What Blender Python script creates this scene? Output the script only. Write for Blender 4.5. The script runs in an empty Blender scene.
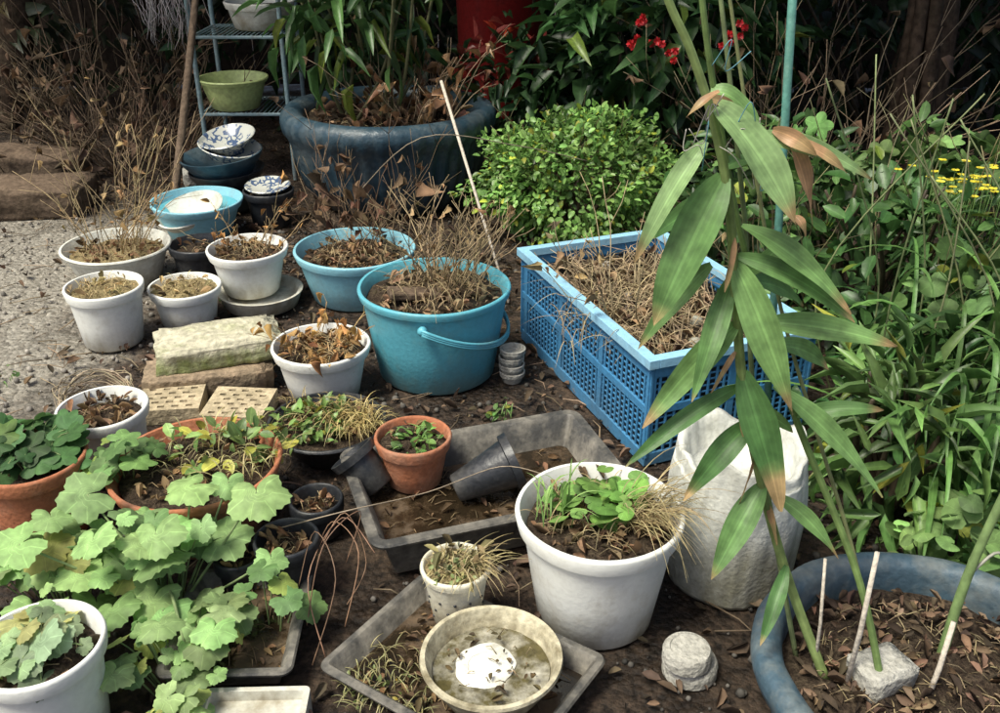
import bpy, math, random
import numpy as np
from mathutils import Vector, Matrix, noise
R=random.Random(11); NR=np.random.RandomState(5)
sc=bpy.context.scene
# ------------------------------------------------------------------ helpers
def tn(c,a,b):
    k=R.uniform(a,b); return [x*k*R.uniform(.95,1.05) for x in c]
class MB:
    def __init__(s): s.V=[];s.F=[];s.C=[];s.U=[];s.M=[];s.n=0
    def add(s,V,F,C=(1,1,1),U=None,mi=0):
        V=np.asarray(V,float).reshape(-1,3);n=len(V)
        o=s.n
        for f in F: s.F.append([i+o for i in f])
        s.M+= [mi]*len(F)
        C=np.asarray(C,float)
        if C.ndim==1: C=np.tile(C,(n,1))
        s.C.append(C); s.V.append(V)
        s.U.append(np.zeros((n,2)) if U is None else np.asarray(U,float))
        s.n+=n
    def obj(s,name,mats,loc=(0,0,0),parent=None,smooth=True,sharp=None,rot=None,bevel=None):
        me=bpy.data.meshes.new(name)
        V=np.concatenate(s.V)
        me.from_pydata(V.tolist(),[],s.F)
        if not isinstance(mats,(list,tuple)): mats=[mats]
        for m in mats: me.materials.append(m)
        me.polygons.foreach_set('material_index',s.M)
        me.polygons.foreach_set('use_smooth',[smooth]*len(s.F))
        C=np.concatenate(s.C); C4=np.ones((len(C),4)); C4[:,:3]=C
        a=me.color_attributes.new('Col','FLOAT_COLOR','POINT'); a.data.foreach_set('color',C4.ravel())
        U=np.concatenate(s.U); li=np.zeros(len(me.loops),dtype=np.int32); me.loops.foreach_get('vertex_index',li)
        uv=me.uv_layers.new(name='UVMap'); uv.data.foreach_set('uv',U[li].ravel())
        me.update()
        if sharp: me.set_sharp_from_angle(angle=math.radians(sharp))
        ob=bpy.data.objects.new(name,me); sc.collection.objects.link(ob)
        ob.location=loc
        if rot: ob.rotation_euler=rot
        if parent: ob.parent=parent
        if bevel:
            b=ob.modifiers.new('bevel','BEVEL'); b.width=bevel; b.segments=2; b.limit_method='ANGLE'
        return ob
def empty(name,loc=(0,0,0),rot=(0,0,0)):
    e=bpy.data.objects.new(name,None); e.empty_display_size=.05; e.location=loc; e.rotation_euler=rot
    sc.collection.objects.link(e); return e
def lathe(mb,prof,seg=48,wob=None,col=(1,1,1),mi=0,capb=True,capt=False,off=(0,0,0)):
    V=[];F=[];U=[]
    for j,(r,z) in enumerate(prof):
        for i in range(seg):
            a=2*math.pi*i/seg
            k=wob(a,z,j) if wob else 1.0
            V.append((off[0]+r*k*math.cos(a),off[1]+r*k*math.sin(a),off[2]+z)); U.append((i/seg,z))
    for j in range(len(prof)-1):
        for i in range(seg):
            i2=(i+1)%seg
            F.append([j*seg+i,j*seg+i2,(j+1)*seg+i2,(j+1)*seg+i])
    if capb: F.append(list(range(seg))[::-1])
    if capt: F.append([(len(prof)-1)*seg+i for i in range(seg)])
    mb.add(V,F,col,U,mi)
def rrect(hx,hy,cr,n=6):
    P=[]
    for (sx,sy,a0) in ((1,1,0),(-1,1,90),(-1,-1,180),(1,-1,270)):
        for i in range(n+1):
            a=math.radians(a0+90*i/n)
            P.append((sx*(hx-cr)+cr*math.cos(a),sy*(hy-cr)+cr*math.sin(a)))
    return P
def loft(mb,hx,hy,cr,prof,col=(1,1,1),mi=0,capb=True,capt=True):
    V=[];F=[];n=0
    for off,z in prof:
        P=rrect(hx+off,hy+off,max(.004,cr+off)); n=len(P)
        V+=[(x,y,z) for x,y in P]
    for j in range(len(prof)-1):
        for i in range(n):
            i2=(i+1)%n
            F.append([j*n+i,j*n+i2,(j+1)*n+i2,(j+1)*n+i])
    if capb: F.append(list(range(n))[::-1])
    if capt: F.append([(len(prof)-1)*n+i for i in range(n)])
    mb.add(V,F,col,None,mi)
def box(mb,c,s,rz=0,col=(1,1,1),mi=0,rot=None):
    M=rot if rot is not None else Matrix.Rotation(rz,3,'Z')
    V=[]
    for z in (-1,1):
        for y in (-1,1):
            for x in (-1,1):
                p=M@Vector((x*s[0]/2,y*s[1]/2,z*s[2]/2)); V.append((p.x+c[0],p.y+c[1],p.z+c[2]))
    mb.add(V,[[0,2,3,1],[4,5,7,6],[0,1,5,4],[2,6,7,3],[0,4,6,2],[1,3,7,5]],col,None,mi)
def tube(mb,pts,r0,r1=None,sides=6,col=(1,1,1),mi=0):
    if r1 is None: r1=r0
    pts=[Vector(p) for p in pts]; V=[];F=[];U=[];n=len(pts)
    for i,p in enumerate(pts):
        d=(pts[min(i+1,n-1)]-pts[max(i-1,0)])
        if d.length<1e-7: d=Vector((0,0,1))
        d.normalize()
        a=d.cross(Vector((.31,.87,.37)));a.normalize(); b=d.cross(a)
        r=r0+(r1-r0)*i/(n-1)
        for k in range(sides):
            t=2*math.pi*k/sides
            V.append(p+a*(r*math.cos(t))+b*(r*math.sin(t))); U.append((k/sides,i/n))
    for i in range(n-1):
        for k in range(sides):
            k2=(k+1)%sides
            F.append([i*sides+k,i*sides+k2,(i+1)*sides+k2,(i+1)*sides+k])
    F.append([(n-1)*sides+k for k in range(sides)]); F.append(list(range(sides))[::-1])
    mb.add([tuple(v) for v in V],F,col,U,mi)
def smooth_pts(P,n=6):
    P=[Vector(p) for p in P]; out=[]
    for i in range(len(P)-1):
        p0=P[max(i-1,0)];p1=P[i];p2=P[i+1];p3=P[min(i+2,len(P)-1)]
        for k in range(n):
            t=k/n
            out.append(.5*((2*p1)+(p2-p0)*t+(2*p0-5*p1+4*p2-p3)*t*t+(3*p1-p0-3*p2+p3)*t**3))
    out.append(P[-1]); return out
def blob(mb,c,r,col,seg=7,rings=4,mi=0):
    V=[];F=[]
    for j in range(rings+1):
        ph=math.pi*j/rings
        for i in range(seg):
            a=2*math.pi*i/seg
            V.append((c[0]+r*math.sin(ph)*math.cos(a),c[1]+r*math.sin(ph)*math.sin(a),c[2]+r*math.cos(ph)))
    for j in range(rings):
        for i in range(seg):
            F.append([j*seg+i,(j+1)*seg+i,(j+1)*seg+(i+1)%seg,j*seg+(i+1)%seg])
    mb.add(V,F,col,None,mi)
# leaf templates: x across, y along, z normal
def ltemp(st,w,fold=.25,curl=.25):
    V=[(0,0,0)];U=[(.5,0)];F=[];k=len(st)
    for s,ww in zip(st,w):
        z=-curl*s*s
        V+=[(-ww,s,z+fold*ww),(0,s,z),(ww,s,z+fold*ww)]; U+=[(0,s),(.5,s),(1,s)]
    V.append((0,1,-curl)); U.append((.5,1))
    F+=[[0,2,1],[0,3,2]]
    for i in range(k-1):
        a=1+3*i;b=a+3
        F+=[[a,a+1,b+1,b],[a+1,a+2,b+2,b+1]]
    a=1+3*(k-1);t=len(V)-1
    F+=[[a,a+1,t],[a+1,a+2,t]]
    return np.array(V),F,np.array(U)
T_LANCE=ltemp([.25,.6],[.5,.42],.3,.3)
T_OVAL=ltemp([.18,.5,.82],[.36,.5,.33],.2,.15)
T_DRY=ltemp([.2,.55,.85],[.35,.5,.25],.7,-.35)
T_DRY2=ltemp([.2,.5,.8],[.3,.5,.3],1.1,.5)
def lobed(lobes=7,amp=.1,cup=.18,n=28,notch=.55,ser=0):
    V=[(0,0,0)];U=[(0,0)];F=[]
    for ring in (.45,.8,1.0):
        for i in range(n+1):
            a=-math.pi*(1-.03)+2*math.pi*(1-.03)*i/n
            rr=1-amp+amp*abs(math.cos(a*lobes/2))*1.5
            if ser and ring==1.0: rr*=1+ser*(1 if i%2 else -1)
            rr*= 1-notch*max(0,(abs(a)-2.4)/(math.pi-2.4))**1.5
            r=ring*rr
            V.append((r*math.sin(a),r*math.cos(a),-cup*r*r+.06*ring*math.sin(a*lobes+1)*ring+.04*ring*math.cos(a*3))); U.append((a/(2*math.pi)+.5,ring))
    m=n+1
    for i in range(n): F.append([0,1+i+1,1+i])
    for k in range(2):
        for i in range(n):
            a=1+k*m+i;b=a+m
            F.append([a,a+1,b+1,b])
    return np.array(V),F,np.array(U)
T_ROUND=lobed(5,.17,.2,40,.6,.035); T_HEART=lobed(3,.05,.15,16,.45); T_IVY=lobed(5,.28,.1,30,.4)
def norm(a): return a/np.maximum(1e-9,np.linalg.norm(a,axis=1,keepdims=True))
def scatter(mb,T,pos,dr,up,W,L,C,mi=0):
    V,F,U=T; N=len(pos)
    if N==0: return
    pos=np.asarray(pos,float);dr=norm(np.asarray(dr,float));up=np.asarray(up,float)
    side=norm(np.cross(dr,up)+1e-5); nn=np.cross(side,dr)
    W=np.broadcast_to(W,(N,));L=np.broadcast_to(L,(N,))
    P=pos[:,None,:]+side[:,None,:]*(V[None,:,0:1]*W[:,None,None])+dr[:,None,:]*(V[None,:,1:2]*L[:,None,None])+nn[:,None,:]*(V[None,:,2:3]*L[:,None,None]*NR.uniform(.4,1.7,(N,1,1)))
    n=len(V); FF=[]
    for i in range(N):
        o=i*n
        FF+= [[q+o for q in f] for f in F]
    CC=np.repeat(np.asarray(C,float),n,axis=0)
    mb.add(P.reshape(-1,3),FF,CC,np.tile(U,(N,1)),mi)
def colvar(base,N,var=.25,hue=.08):
    base=np.asarray(base); b=1+NR.uniform(-var,var,(N,1))*1.2; h=1+NR.uniform(-hue,hue,(N,3))
    return np.clip(base[None,:]*b*h,0.004,.9)
def bush(mb,c,rad,N,T,W,L,base,inner=.35,upb=.4,clump=2.5,mi=0,hem=False,seed=0,flat=.5,dead=0.0):
    d=norm(NR.normal(size=(N,3)));
    if hem: d[:,2]=np.abs(d[:,2])
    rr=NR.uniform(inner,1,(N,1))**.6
    sh=np.array([1+.45*noise.noise(Vector((x*2+seed,y*2,z*2))) for x,y,z in d])[:,None]
    pos=np.array(c)+d*np.array(rad)*rr*sh
    cl=np.array([noise.noise(Vector((p[0]*clump/ .5+seed,p[1]*clump/.5,p[2]*clump/.5))) for p in pos])
    dr=norm(d+NR.normal(size=(N,3))*.7+np.array([0,0,-.1]))
    up=norm(np.array([0,0,1.])*upb*2+d*flat+NR.normal(size=(N,3))*.35)
    s=NR.uniform(.6,1.3,N)
    C=colvar(base,N)*(0.35+.65*rr)*(1+.9*cl[:,None])  # inner leaves tinted darker: shade inside the foliage put into the colour
    yl=NR.uniform(size=(N,1))<.06+dead
    C=np.where(yl,C*np.array([2.0,1.25,.7]),C)
    scatter(mb,T,pos,dr,up,W*s,L*s,np.clip(C,.003,.9),mi)
def twigs(mb,c,r,h,n,col,th=.002,spread=.5,leaves=0,leafcol=(.2,.1,.04),ll=.03,T=T_DRY2,mi=0,lmi=0,branch=2):
    lp=[]
    for i in range(n):
        a=R.uniform(0,6.28);q=r*math.sqrt(R.random())*.8
        p=Vector((c[0]+q*math.cos(a),c[1]+q*math.sin(a),c[2]-.01))
        H=h*R.uniform(.4,1.1); d=Vector((math.cos(a)*spread*R.random()+R.uniform(-.2,.2),math.sin(a)*spread*R.random()+R.uniform(-.2,.2),1)).normalized()
        pts=[p.copy()]
        for k in range(6):
            d=(d+Vector((R.uniform(-.25,.25),R.uniform(-.25,.25),R.uniform(-.2,.1)))).normalized()
            p=p+d*(H/6); pts.append(p.copy())
        cc=tn(col,.55,1.35)
        tube(mb,pts,th,th*.4,4,cc,mi)
        for b in range(branch):
            k=R.randint(2,5); q0=pts[k]; dd=(d+Vector((R.uniform(-1,1),R.uniform(-1,1),R.uniform(-.2,.6)))).normalized()
            bl=H*R.uniform(.15,.35)
            q1=q0+dd*bl*.5+Vector((R.uniform(-.01,.01),0,0)); q2=q0+dd*bl
            tube(mb,[q0,q1,q2],th*.6,th*.3,3,cc,mi); lp.append(q2)
        lp+=pts[2:]
    if leaves and lp:
        P=np.array([tuple(lp[R.randrange(len(lp))]) for _ in range(leaves)])
        D=NR.normal(size=(leaves,3)); D[:,2]-=.6
        s=NR.uniform(.5,1.2,leaves)*ll
        scatter(mb,T,P,D,NR.normal(size=(leaves,3))+np.array([0,0,.6]),s*.5,s,colvar(leafcol,leaves,.4,.1),lmi)
def strap(mb,base,d,Lh,H,w,col,drp=.5,n=8):
    d=Vector((d[0],d[1],0)); 
    if d.length<1e-4: d=Vector((1,0,0))
    d.normalize(); s=d.cross(Vector((0,0,1)))
    base=Vector(base); V=[];F=[];U=[]
    for i in range(n+1):
        t=i/n
        p=base+d*(Lh*t**1.4)+Vector((0,0,H*(1.6*t-(.6+drp*.9)*t**2.2)))
        ww=w*(.55+.9*t-1.45*t**3) if t<1 else 0
        ww=max(ww,.0002)
        V+=[p-s*ww+Vector((0,0,ww*.5)),p,p+s*ww+Vector((0,0,ww*.5))]; U+=[(0,t),(.5,t),(1,t)]
    for i in range(n):
        a=3*i
        F+=[[a,a+1,a+4,a+3],[a+1,a+2,a+5,a+4]]
    mb.add([tuple(v) for v in V],F,col,U)
def grass(mb,c,r,n,L,w,col,droop=.6,lean=(0,0)):
    for i in range(n):
        a=R.uniform(0,6.28);q=r*math.sqrt(R.random())
        p=Vector((c[0]+q*math.cos(a),c[1]+q*math.sin(a),c[2]))
        b=R.uniform(0,6.28); l=L*R.uniform(.5,1.15)
        strap(mb,p,(math.cos(b)+lean[0],math.sin(b)+lean[1]),l*R.uniform(.2,.7)*droop*1.5,l*R.uniform(.5,1),w,tn(col,.55,1.35),R.uniform(.3,1)*droop)
# ------------------------------------------------------------------ materials
def base_mat(name):
    m=bpy.data.materials.new(name); m.use_nodes=True; nt=m.node_tree; return m,nt,nt.nodes,nt.links,nt.nodes['Principled BSDF']
def N(nt,t,**k):
    n=nt.nodes.new(t)
    for a,b in k.items(): setattr(n,a,b)
    return n
def surf(name,base,dirt=(.12,.09,.06),amt=.5,scale=9,rough=.5,zh=0.08,zamt=.35,bump=.15,bscale=60,spec=.5,fine=.25,zfade=True,lo=.66):
    m,nt,nd,lk,b=base_mat(name)
    tc=N(nt,'ShaderNodeTexCoord')
    oi=N(nt,'ShaderNodeObjectInfo')
    vo=N(nt,'ShaderNodeVectorMath',operation='ADD');lk.new(tc.outputs['Object'],vo.inputs[0])
    vs=N(nt,'ShaderNodeVectorMath',operation='SCALE');vs.inputs[0].default_value=(13,7,0);lk.new(oi.outputs['Random'],vs.inputs['Scale']);lk.new(vs.outputs[0],vo.inputs[1])
    CO=vo.outputs[0]
    n1=N(nt,'ShaderNodeTexNoise');n1.inputs['Scale'].default_value=scale;n1.inputs['Detail'].default_value=8;n1.inputs['Roughness'].default_value=.7
    lk.new(CO,n1.inputs['Vector'])
    sx=N(nt,'ShaderNodeSeparateXYZ');lk.new(tc.outputs['Object'],sx.inputs[0])
    mr=N(nt,'ShaderNodeMapRange');mr.inputs['From Min'].default_value=0;mr.inputs['From Max'].default_value=zh;mr.inputs['To Min'].default_value=zamt;mr.inputs['To Max'].default_value=0
    lk.new(sx.outputs['Z'],mr.inputs['Value'])
    mp=N(nt,'ShaderNodeMapping');mp.inputs['Scale'].default_value=(6,6,.7);lk.new(CO,mp.inputs[0])
    n2=N(nt,'ShaderNodeTexNoise');n2.inputs['Scale'].default_value=5;n2.inputs['Detail'].default_value=5;lk.new(mp.outputs[0],n2.inputs['Vector'])
    ad=N(nt,'ShaderNodeMath',operation='ADD');lk.new(n1.outputs['Fac'],ad.inputs[0])
    if zfade: lk.new(mr.outputs[0],ad.inputs[1])
    else: ad.inputs[1].default_value=0
    ad2=N(nt,'ShaderNodeMath',operation='MULTIPLY_ADD');lk.new(n2.outputs['Fac'],ad2.inputs[0]);ad2.inputs[1].default_value=.35;lk.new(ad.outputs[0],ad2.inputs[2])
    rp=N(nt,'ShaderNodeMapRange');rp.inputs['From Min'].default_value=lo;rp.inputs['From Max'].default_value=lo+.36;rp.inputs['To Max'].default_value=amt
    lk.new(ad2.outputs[0],rp.inputs['Value'])
    mx=N(nt,'ShaderNodeMix',data_type='RGBA');mx.inputs[6].default_value=(*base,1);mx.inputs[7].default_value=(*dirt,1);lk.new(rp.outputs[0],mx.inputs[0])
    n3=N(nt,'ShaderNodeTexNoise');n3.inputs['Scale'].default_value=bscale;n3.inputs['Detail'].default_value=6;lk.new(CO,n3.inputs['Vector'])
    mf=N(nt,'ShaderNodeMapRange');mf.inputs['From Min'].default_value=.3;mf.inputs['From Max'].default_value=.7;mf.inputs['To Min'].default_value=1-fine;mf.inputs['To Max'].default_value=1+fine*.4;lk.new(n3.outputs['Fac'],mf.inputs['Value'])
    mu=N(nt,'ShaderNodeVectorMath',operation='SCALE');lk.new(mx.outputs[2],mu.inputs[0]);lk.new(mf.outputs[0],mu.inputs['Scale'])
    lk.new(mu.outputs[0],b.inputs['Base Color'])
    rr=N(nt,'ShaderNodeMapRange');rr.inputs['To Min'].default_value=rough;rr.inputs['To Max'].default_value=min(1,rough+.45);lk.new(rp.outputs[0],rr.inputs['Value']);lk.new(rr.outputs[0],b.inputs['Roughness'])
    b.inputs['Specular IOR Level'].default_value=spec
    bp=N(nt,'ShaderNodeBump');bp.inputs['Strength'].default_value=bump;bp.inputs['Distance'].default_value=.01;lk.new(n3.outputs['Fac'],bp.inputs['Height']);lk.new(bp.outputs[0],b.inputs['Normal'])
    return m
def leafmat(name,vein='none',gloss=.42,trans=.3,veincol=1.6):
    m,nt,nd,lk,b=base_mat(name)
    at=N(nt,'ShaderNodeAttribute');at.attribute_name='Col'
    tc=N(nt,'ShaderNodeTexCoord')
    n1=N(nt,'ShaderNodeTexNoise');n1.inputs['Scale'].default_value=45;n1.inputs['Detail'].default_value=4;lk.new(tc.outputs['Object'],n1.inputs['Vector'])
    mf=N(nt,'ShaderNodeMapRange');mf.inputs['From Min'].default_value=.3;mf.inputs['From Max'].default_value=.7;mf.inputs['To Min'].default_value=.7;mf.inputs['To Max'].default_value=1.25;lk.new(n1.outputs['Fac'],mf.inputs['Value'])
    uv=N(nt,'ShaderNodeUVMap');uv.uv_map='UVMap';sp=N(nt,'ShaderNodeSeparateXYZ');lk.new(uv.outputs[0],sp.inputs[0])
    def math_(op,a,b_=None,c=None):
        q=N(nt,'ShaderNodeMath',operation=op)
        for i,v in enumerate((a,b_,c)):
            if v is None: continue
            if isinstance(v,(int,float)): q.inputs[i].default_value=v
            else: lk.new(v,q.inputs[i])
        return q.outputs[0]
    fac=None
    if vein=='mid':
        d=math_('ABSOLUTE',math_('SUBTRACT',sp.outputs[0],.5)); fac=math_('LESS_THAN',d,.05)
    elif vein=='par':
        d=math_('SINE',math_('MULTIPLY',sp.outputs[0],44.)); f1=math_('MULTIPLY',math_('MAXIMUM',d,0),.35)
        d2=math_('ABSOLUTE',math_('SUBTRACT',sp.outputs[0],.5)); fac=math_('MAXIMUM',f1,math_('LESS_THAN',d2,.035))
    elif vein=='rad':
        fr=math_('FRACT',math_('MULTIPLY_ADD',sp.outputs[0],7.,.5)); d=math_('ABSOLUTE',math_('SUBTRACT',fr,.5))
        d=math_('MULTIPLY',d,math_('ADD',sp.outputs[1],.1)); fac=math_('LESS_THAN',d,.03)
    sv=N(nt,'ShaderNodeVectorMath',operation='SCALE');lk.new(at.outputs['Color'],sv.inputs[0]);lk.new(mf.outputs[0],sv.inputs['Scale'])
    out=sv.outputs[0]
    if fac is not None:
        s2=N(nt,'ShaderNodeVectorMath',operation='SCALE');lk.new(out,s2.inputs[0]);s2.inputs['Scale'].default_value=veincol
        mx=N(nt,'ShaderNodeMix',data_type='RGBA');lk.new(fac,mx.inputs[0]);lk.new(out,mx.inputs[6]);lk.new(s2.outputs[0],mx.inputs[7]);out=mx.outputs[2]
    lk.new(out,b.inputs['Base Color']);b.inputs['Roughness'].default_value=gloss;b.inputs['Specular IOR Level'].default_value=.45
    bp=N(nt,'ShaderNodeBump');bp.inputs['Strength'].default_value=.3;bp.inputs['Distance'].default_value=.004;lk.new(n1.outputs['Fac'],bp.inputs['Height']);lk.new(bp.outputs[0],b.inputs['Normal'])
    tr=N(nt,'ShaderNodeBsdfTranslucent');lk.new(out,tr.inputs['Color'])
    ms=N(nt,'ShaderNodeMixShader');ms.inputs[0].default_value=trans
    lk.new(b.outputs[0],ms.inputs[1]);lk.new(tr.outputs[0],ms.inputs[2]);lk.new(ms.outputs[0],nd['Material Output'].inputs['Surface'])
    return m
M_white=surf('white_plastic',(.82,.835,.79),(.36,.31,.20),.8,9,.42,.07,.30,.08,90,fine=.06,lo=.70)
M_white2=surf('aged_white_plastic',(.70,.71,.64),(.28,.24,.16),.85,12,.5,.10,.3,.15,90,fine=.12,lo=.64)
M_cream=surf('cream_plastic',(.74,.71,.57),(.30,.25,.14),.8,12,.5,.08,.3,.15,80,fine=.12)
M_cyan=surf('turquoise_plastic',(.115,.43,.53),(.22,.27,.22),.65,8,.4,.07,.28,.1,90,fine=.1)
M_cyan2=surf('pale_blue_plastic',(.26,.57,.68),(.26,.28,.24),.5,8,.42,.05,.2,.1,90,fine=.1)
M_crate=surf('blue_crate_plastic',(.065,.25,.47),(.10,.14,.16),.55,8,.42,.1,.2,.1,80,fine=.2)
M_craterim=surf('blue_crate_rim_plastic',(.31,.60,.80),(.22,.26,.25),.6,10,.42,.1,.0,.1,80,fine=.15)
M_terra=surf('terracotta',(.43,.165,.085),(.42,.32,.24),.65,10,.7,.08,.2,.25,90,spec=.2)
M_tray=surf('dark_grey_tray_plastic',(.065,.064,.06),(.36,.33,.27),.8,11,.45,.04,.2,.2,80,lo=.58)
M_black=surf('black_plastic',(.022,.025,.03),(.15,.14,.12),.5,10,.4,.05,.2,.15,80)
M_plbl=surf('blue_grey_rubber',(.028,.06,.085),(.15,.17,.16),.75,6,.4,.1,.2,.35,50,lo=.62)
M_tyre=surf('slate_blue_planter',(.055,.098,.13),(.25,.26,.22),.8,8,.48,.08,.25,.3,60,lo=.62)
M_green=surf('pale_green_plastic',(.50,.60,.24),(.2,.2,.1),.5,8,.45,.05,.2)
M_conc=surf('mossy_concrete',(.55,.52,.39),(.20,.25,.07),.85,9,.9,.03,.25,.9,50,spec=.2,fine=.4)
M_brick=surf('weathered_brick',(.33,.25,.17),(.14,.12,.08),.7,14,.9,.03,.2,.9,60,spec=.2,fine=.4)
M_tile=surf('buff_ceramic_tile',(.54,.45,.30),(.20,.17,.10),.85,16,.8,.02,.2,.5,80,spec=.2,fine=.35,lo=.6)
M_wood=surf('weathered_wood',(.16,.115,.08),(.06,.045,.03),.8,10,.85,.05,.2,.7,50,spec=.2,fine=.4)
M_stick=surf('bleached_stick',(.60,.54,.45),(.25,.2,.14),.6,20,.8,.05,0,.4,90)
M_bark=surf('tree_bark',(.085,.06,.042),(.04,.04,.025),.8,12,.95,.1,.1,1,30,spec=.1,fine=.55)
M_metal=surf('painted_metal',(.22,.33,.36),(.16,.09,.05),.7,14,.4,.1,.1,.2,80)
M_teal=surf('teal_coated_pole',(.10,.27,.22),(.14,.15,.11),.6,20,.35,.1,.1,.2,80)
M_soil=surf('potting_soil',(.045,.031,.021),(.13,.10,.065),.9,35,.9,.01,0,1,140,spec=.2,fine=.6,lo=.62)
M_dsoil=surf('dry_mossy_soil',(.34,.27,.14),(.12,.095,.05),.9,45,.95,.01,0,1,160,spec=.15,fine=.5)
M_red=surf('red_plastic',(.30,.02,.018),(.08,.03,.03),.5,8,.45)
M_stone=surf('pale_stone',(.46,.45,.40),(.2,.19,.15),.7,20,.9,.02,.1,.8,90,spec=.2,fine=.3)
M_sack=surf('woven_sack_plastic',(.66,.67,.61),(.24,.23,.16),.9,6,.45,.18,.32,.25,110,fine=.14,lo=.62)
M_backdrop=surf('dark_backdrop_wood',(.045,.034,.026),(.02,.018,.014),.8,6,.9,.3,.1,.6,30,spec=.1,fine=.4)  # dark tone for the backdrop boards added behind the hedge
M_leaf=leafmat('leaf_plain','mid',.4,.3,1.35)
M_lily=leafmat('lily_leaf','par',.45,.35,1.4)
M_round=leafmat('round_leaf','rad',.65,.35,1.3)
M_stem=leafmat('stem','none',.5,.1)
M_dry=leafmat('dry_leaf','none',.8,.2,1.3)
def watermat():
    m,nt,nd,lk,b=base_mat('murky_water')
    tc=N(nt,'ShaderNodeTexCoord');n=N(nt,'ShaderNodeTexNoise');n.inputs['Scale'].default_value=10;n.inputs['Detail'].default_value=9;n.inputs['Roughness'].default_value=.7;lk.new(tc.outputs['Object'],n.inputs['Vector'])
    r=N(nt,'ShaderNodeValToRGB');lk.new(n.outputs['Fac'],r.inputs[0]);e=r.color_ramp.elements;e[0].position=.46;e[0].color=(.020,.014,.008,1);e[1].position=.66;e[1].color=(.12,.08,.045,1);lk.new(r.outputs[0],b.inputs['Base Color'])
    r2=N(nt,'ShaderNodeMapRange');r2.inputs['From Min'].default_value=.5;r2.inputs['From Max'].default_value=.58;r2.inputs['To Min'].default_value=.08;r2.inputs['To Max'].default_value=.7;lk.new(n.outputs['Fac'],r2.inputs['Value']);lk.new(r2.outputs[0],b.inputs['Roughness'])
    bp=N(nt,'ShaderNodeBump');bp.inputs['Strength'].default_value=.3;bp.inputs['Distance'].default_value=.006;lk.new(r2.outputs[0],bp.inputs['Height']);lk.new(bp.outputs[0],b.inputs['Normal'])
    return m
M_water=watermat()
def porcelain():
    m,nt,nd,lk,b=base_mat('blue_white_porcelain')
    tc=N(nt,'ShaderNodeTexCoord');v=N(nt,'ShaderNodeTexVoronoi',feature='DISTANCE_TO_EDGE');v.inputs['Scale'].default_value=45;lk.new(tc.outputs['Object'],v.inputs['Vector'])
    w=N(nt,'ShaderNodeTexNoise');w.inputs['Scale'].default_value=24;lk.new(tc.outputs['Object'],w.inputs['Vector'])
    a=N(nt,'ShaderNodeMath',operation='LESS_THAN');lk.new(v.outputs['Distance'],a.inputs[0]);a.inputs[1].default_value=.14
    c=N(nt,'ShaderNodeMath',operation='GREATER_THAN');lk.new(w.outputs['Fac'],c.inputs[0]);c.inputs[1].default_value=.5
    d=N(nt,'ShaderNodeMath',operation='MULTIPLY');lk.new(a.outputs[0],d.inputs[0]);lk.new(c.outputs[0],d.inputs[1])
    mx=N(nt,'ShaderNodeMix',data_type='RGBA');mx.inputs[6].default_value=(.50,.51,.46,1);mx.inputs[7].default_value=(.07,.11,.20,1);lk.new(d.outputs[0],mx.inputs[0])
    lk.new(mx.outputs[2],b.inputs['Base Color']);b.inputs['Roughness'].default_value=.2;return m
M_porc=porcelain()
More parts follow.
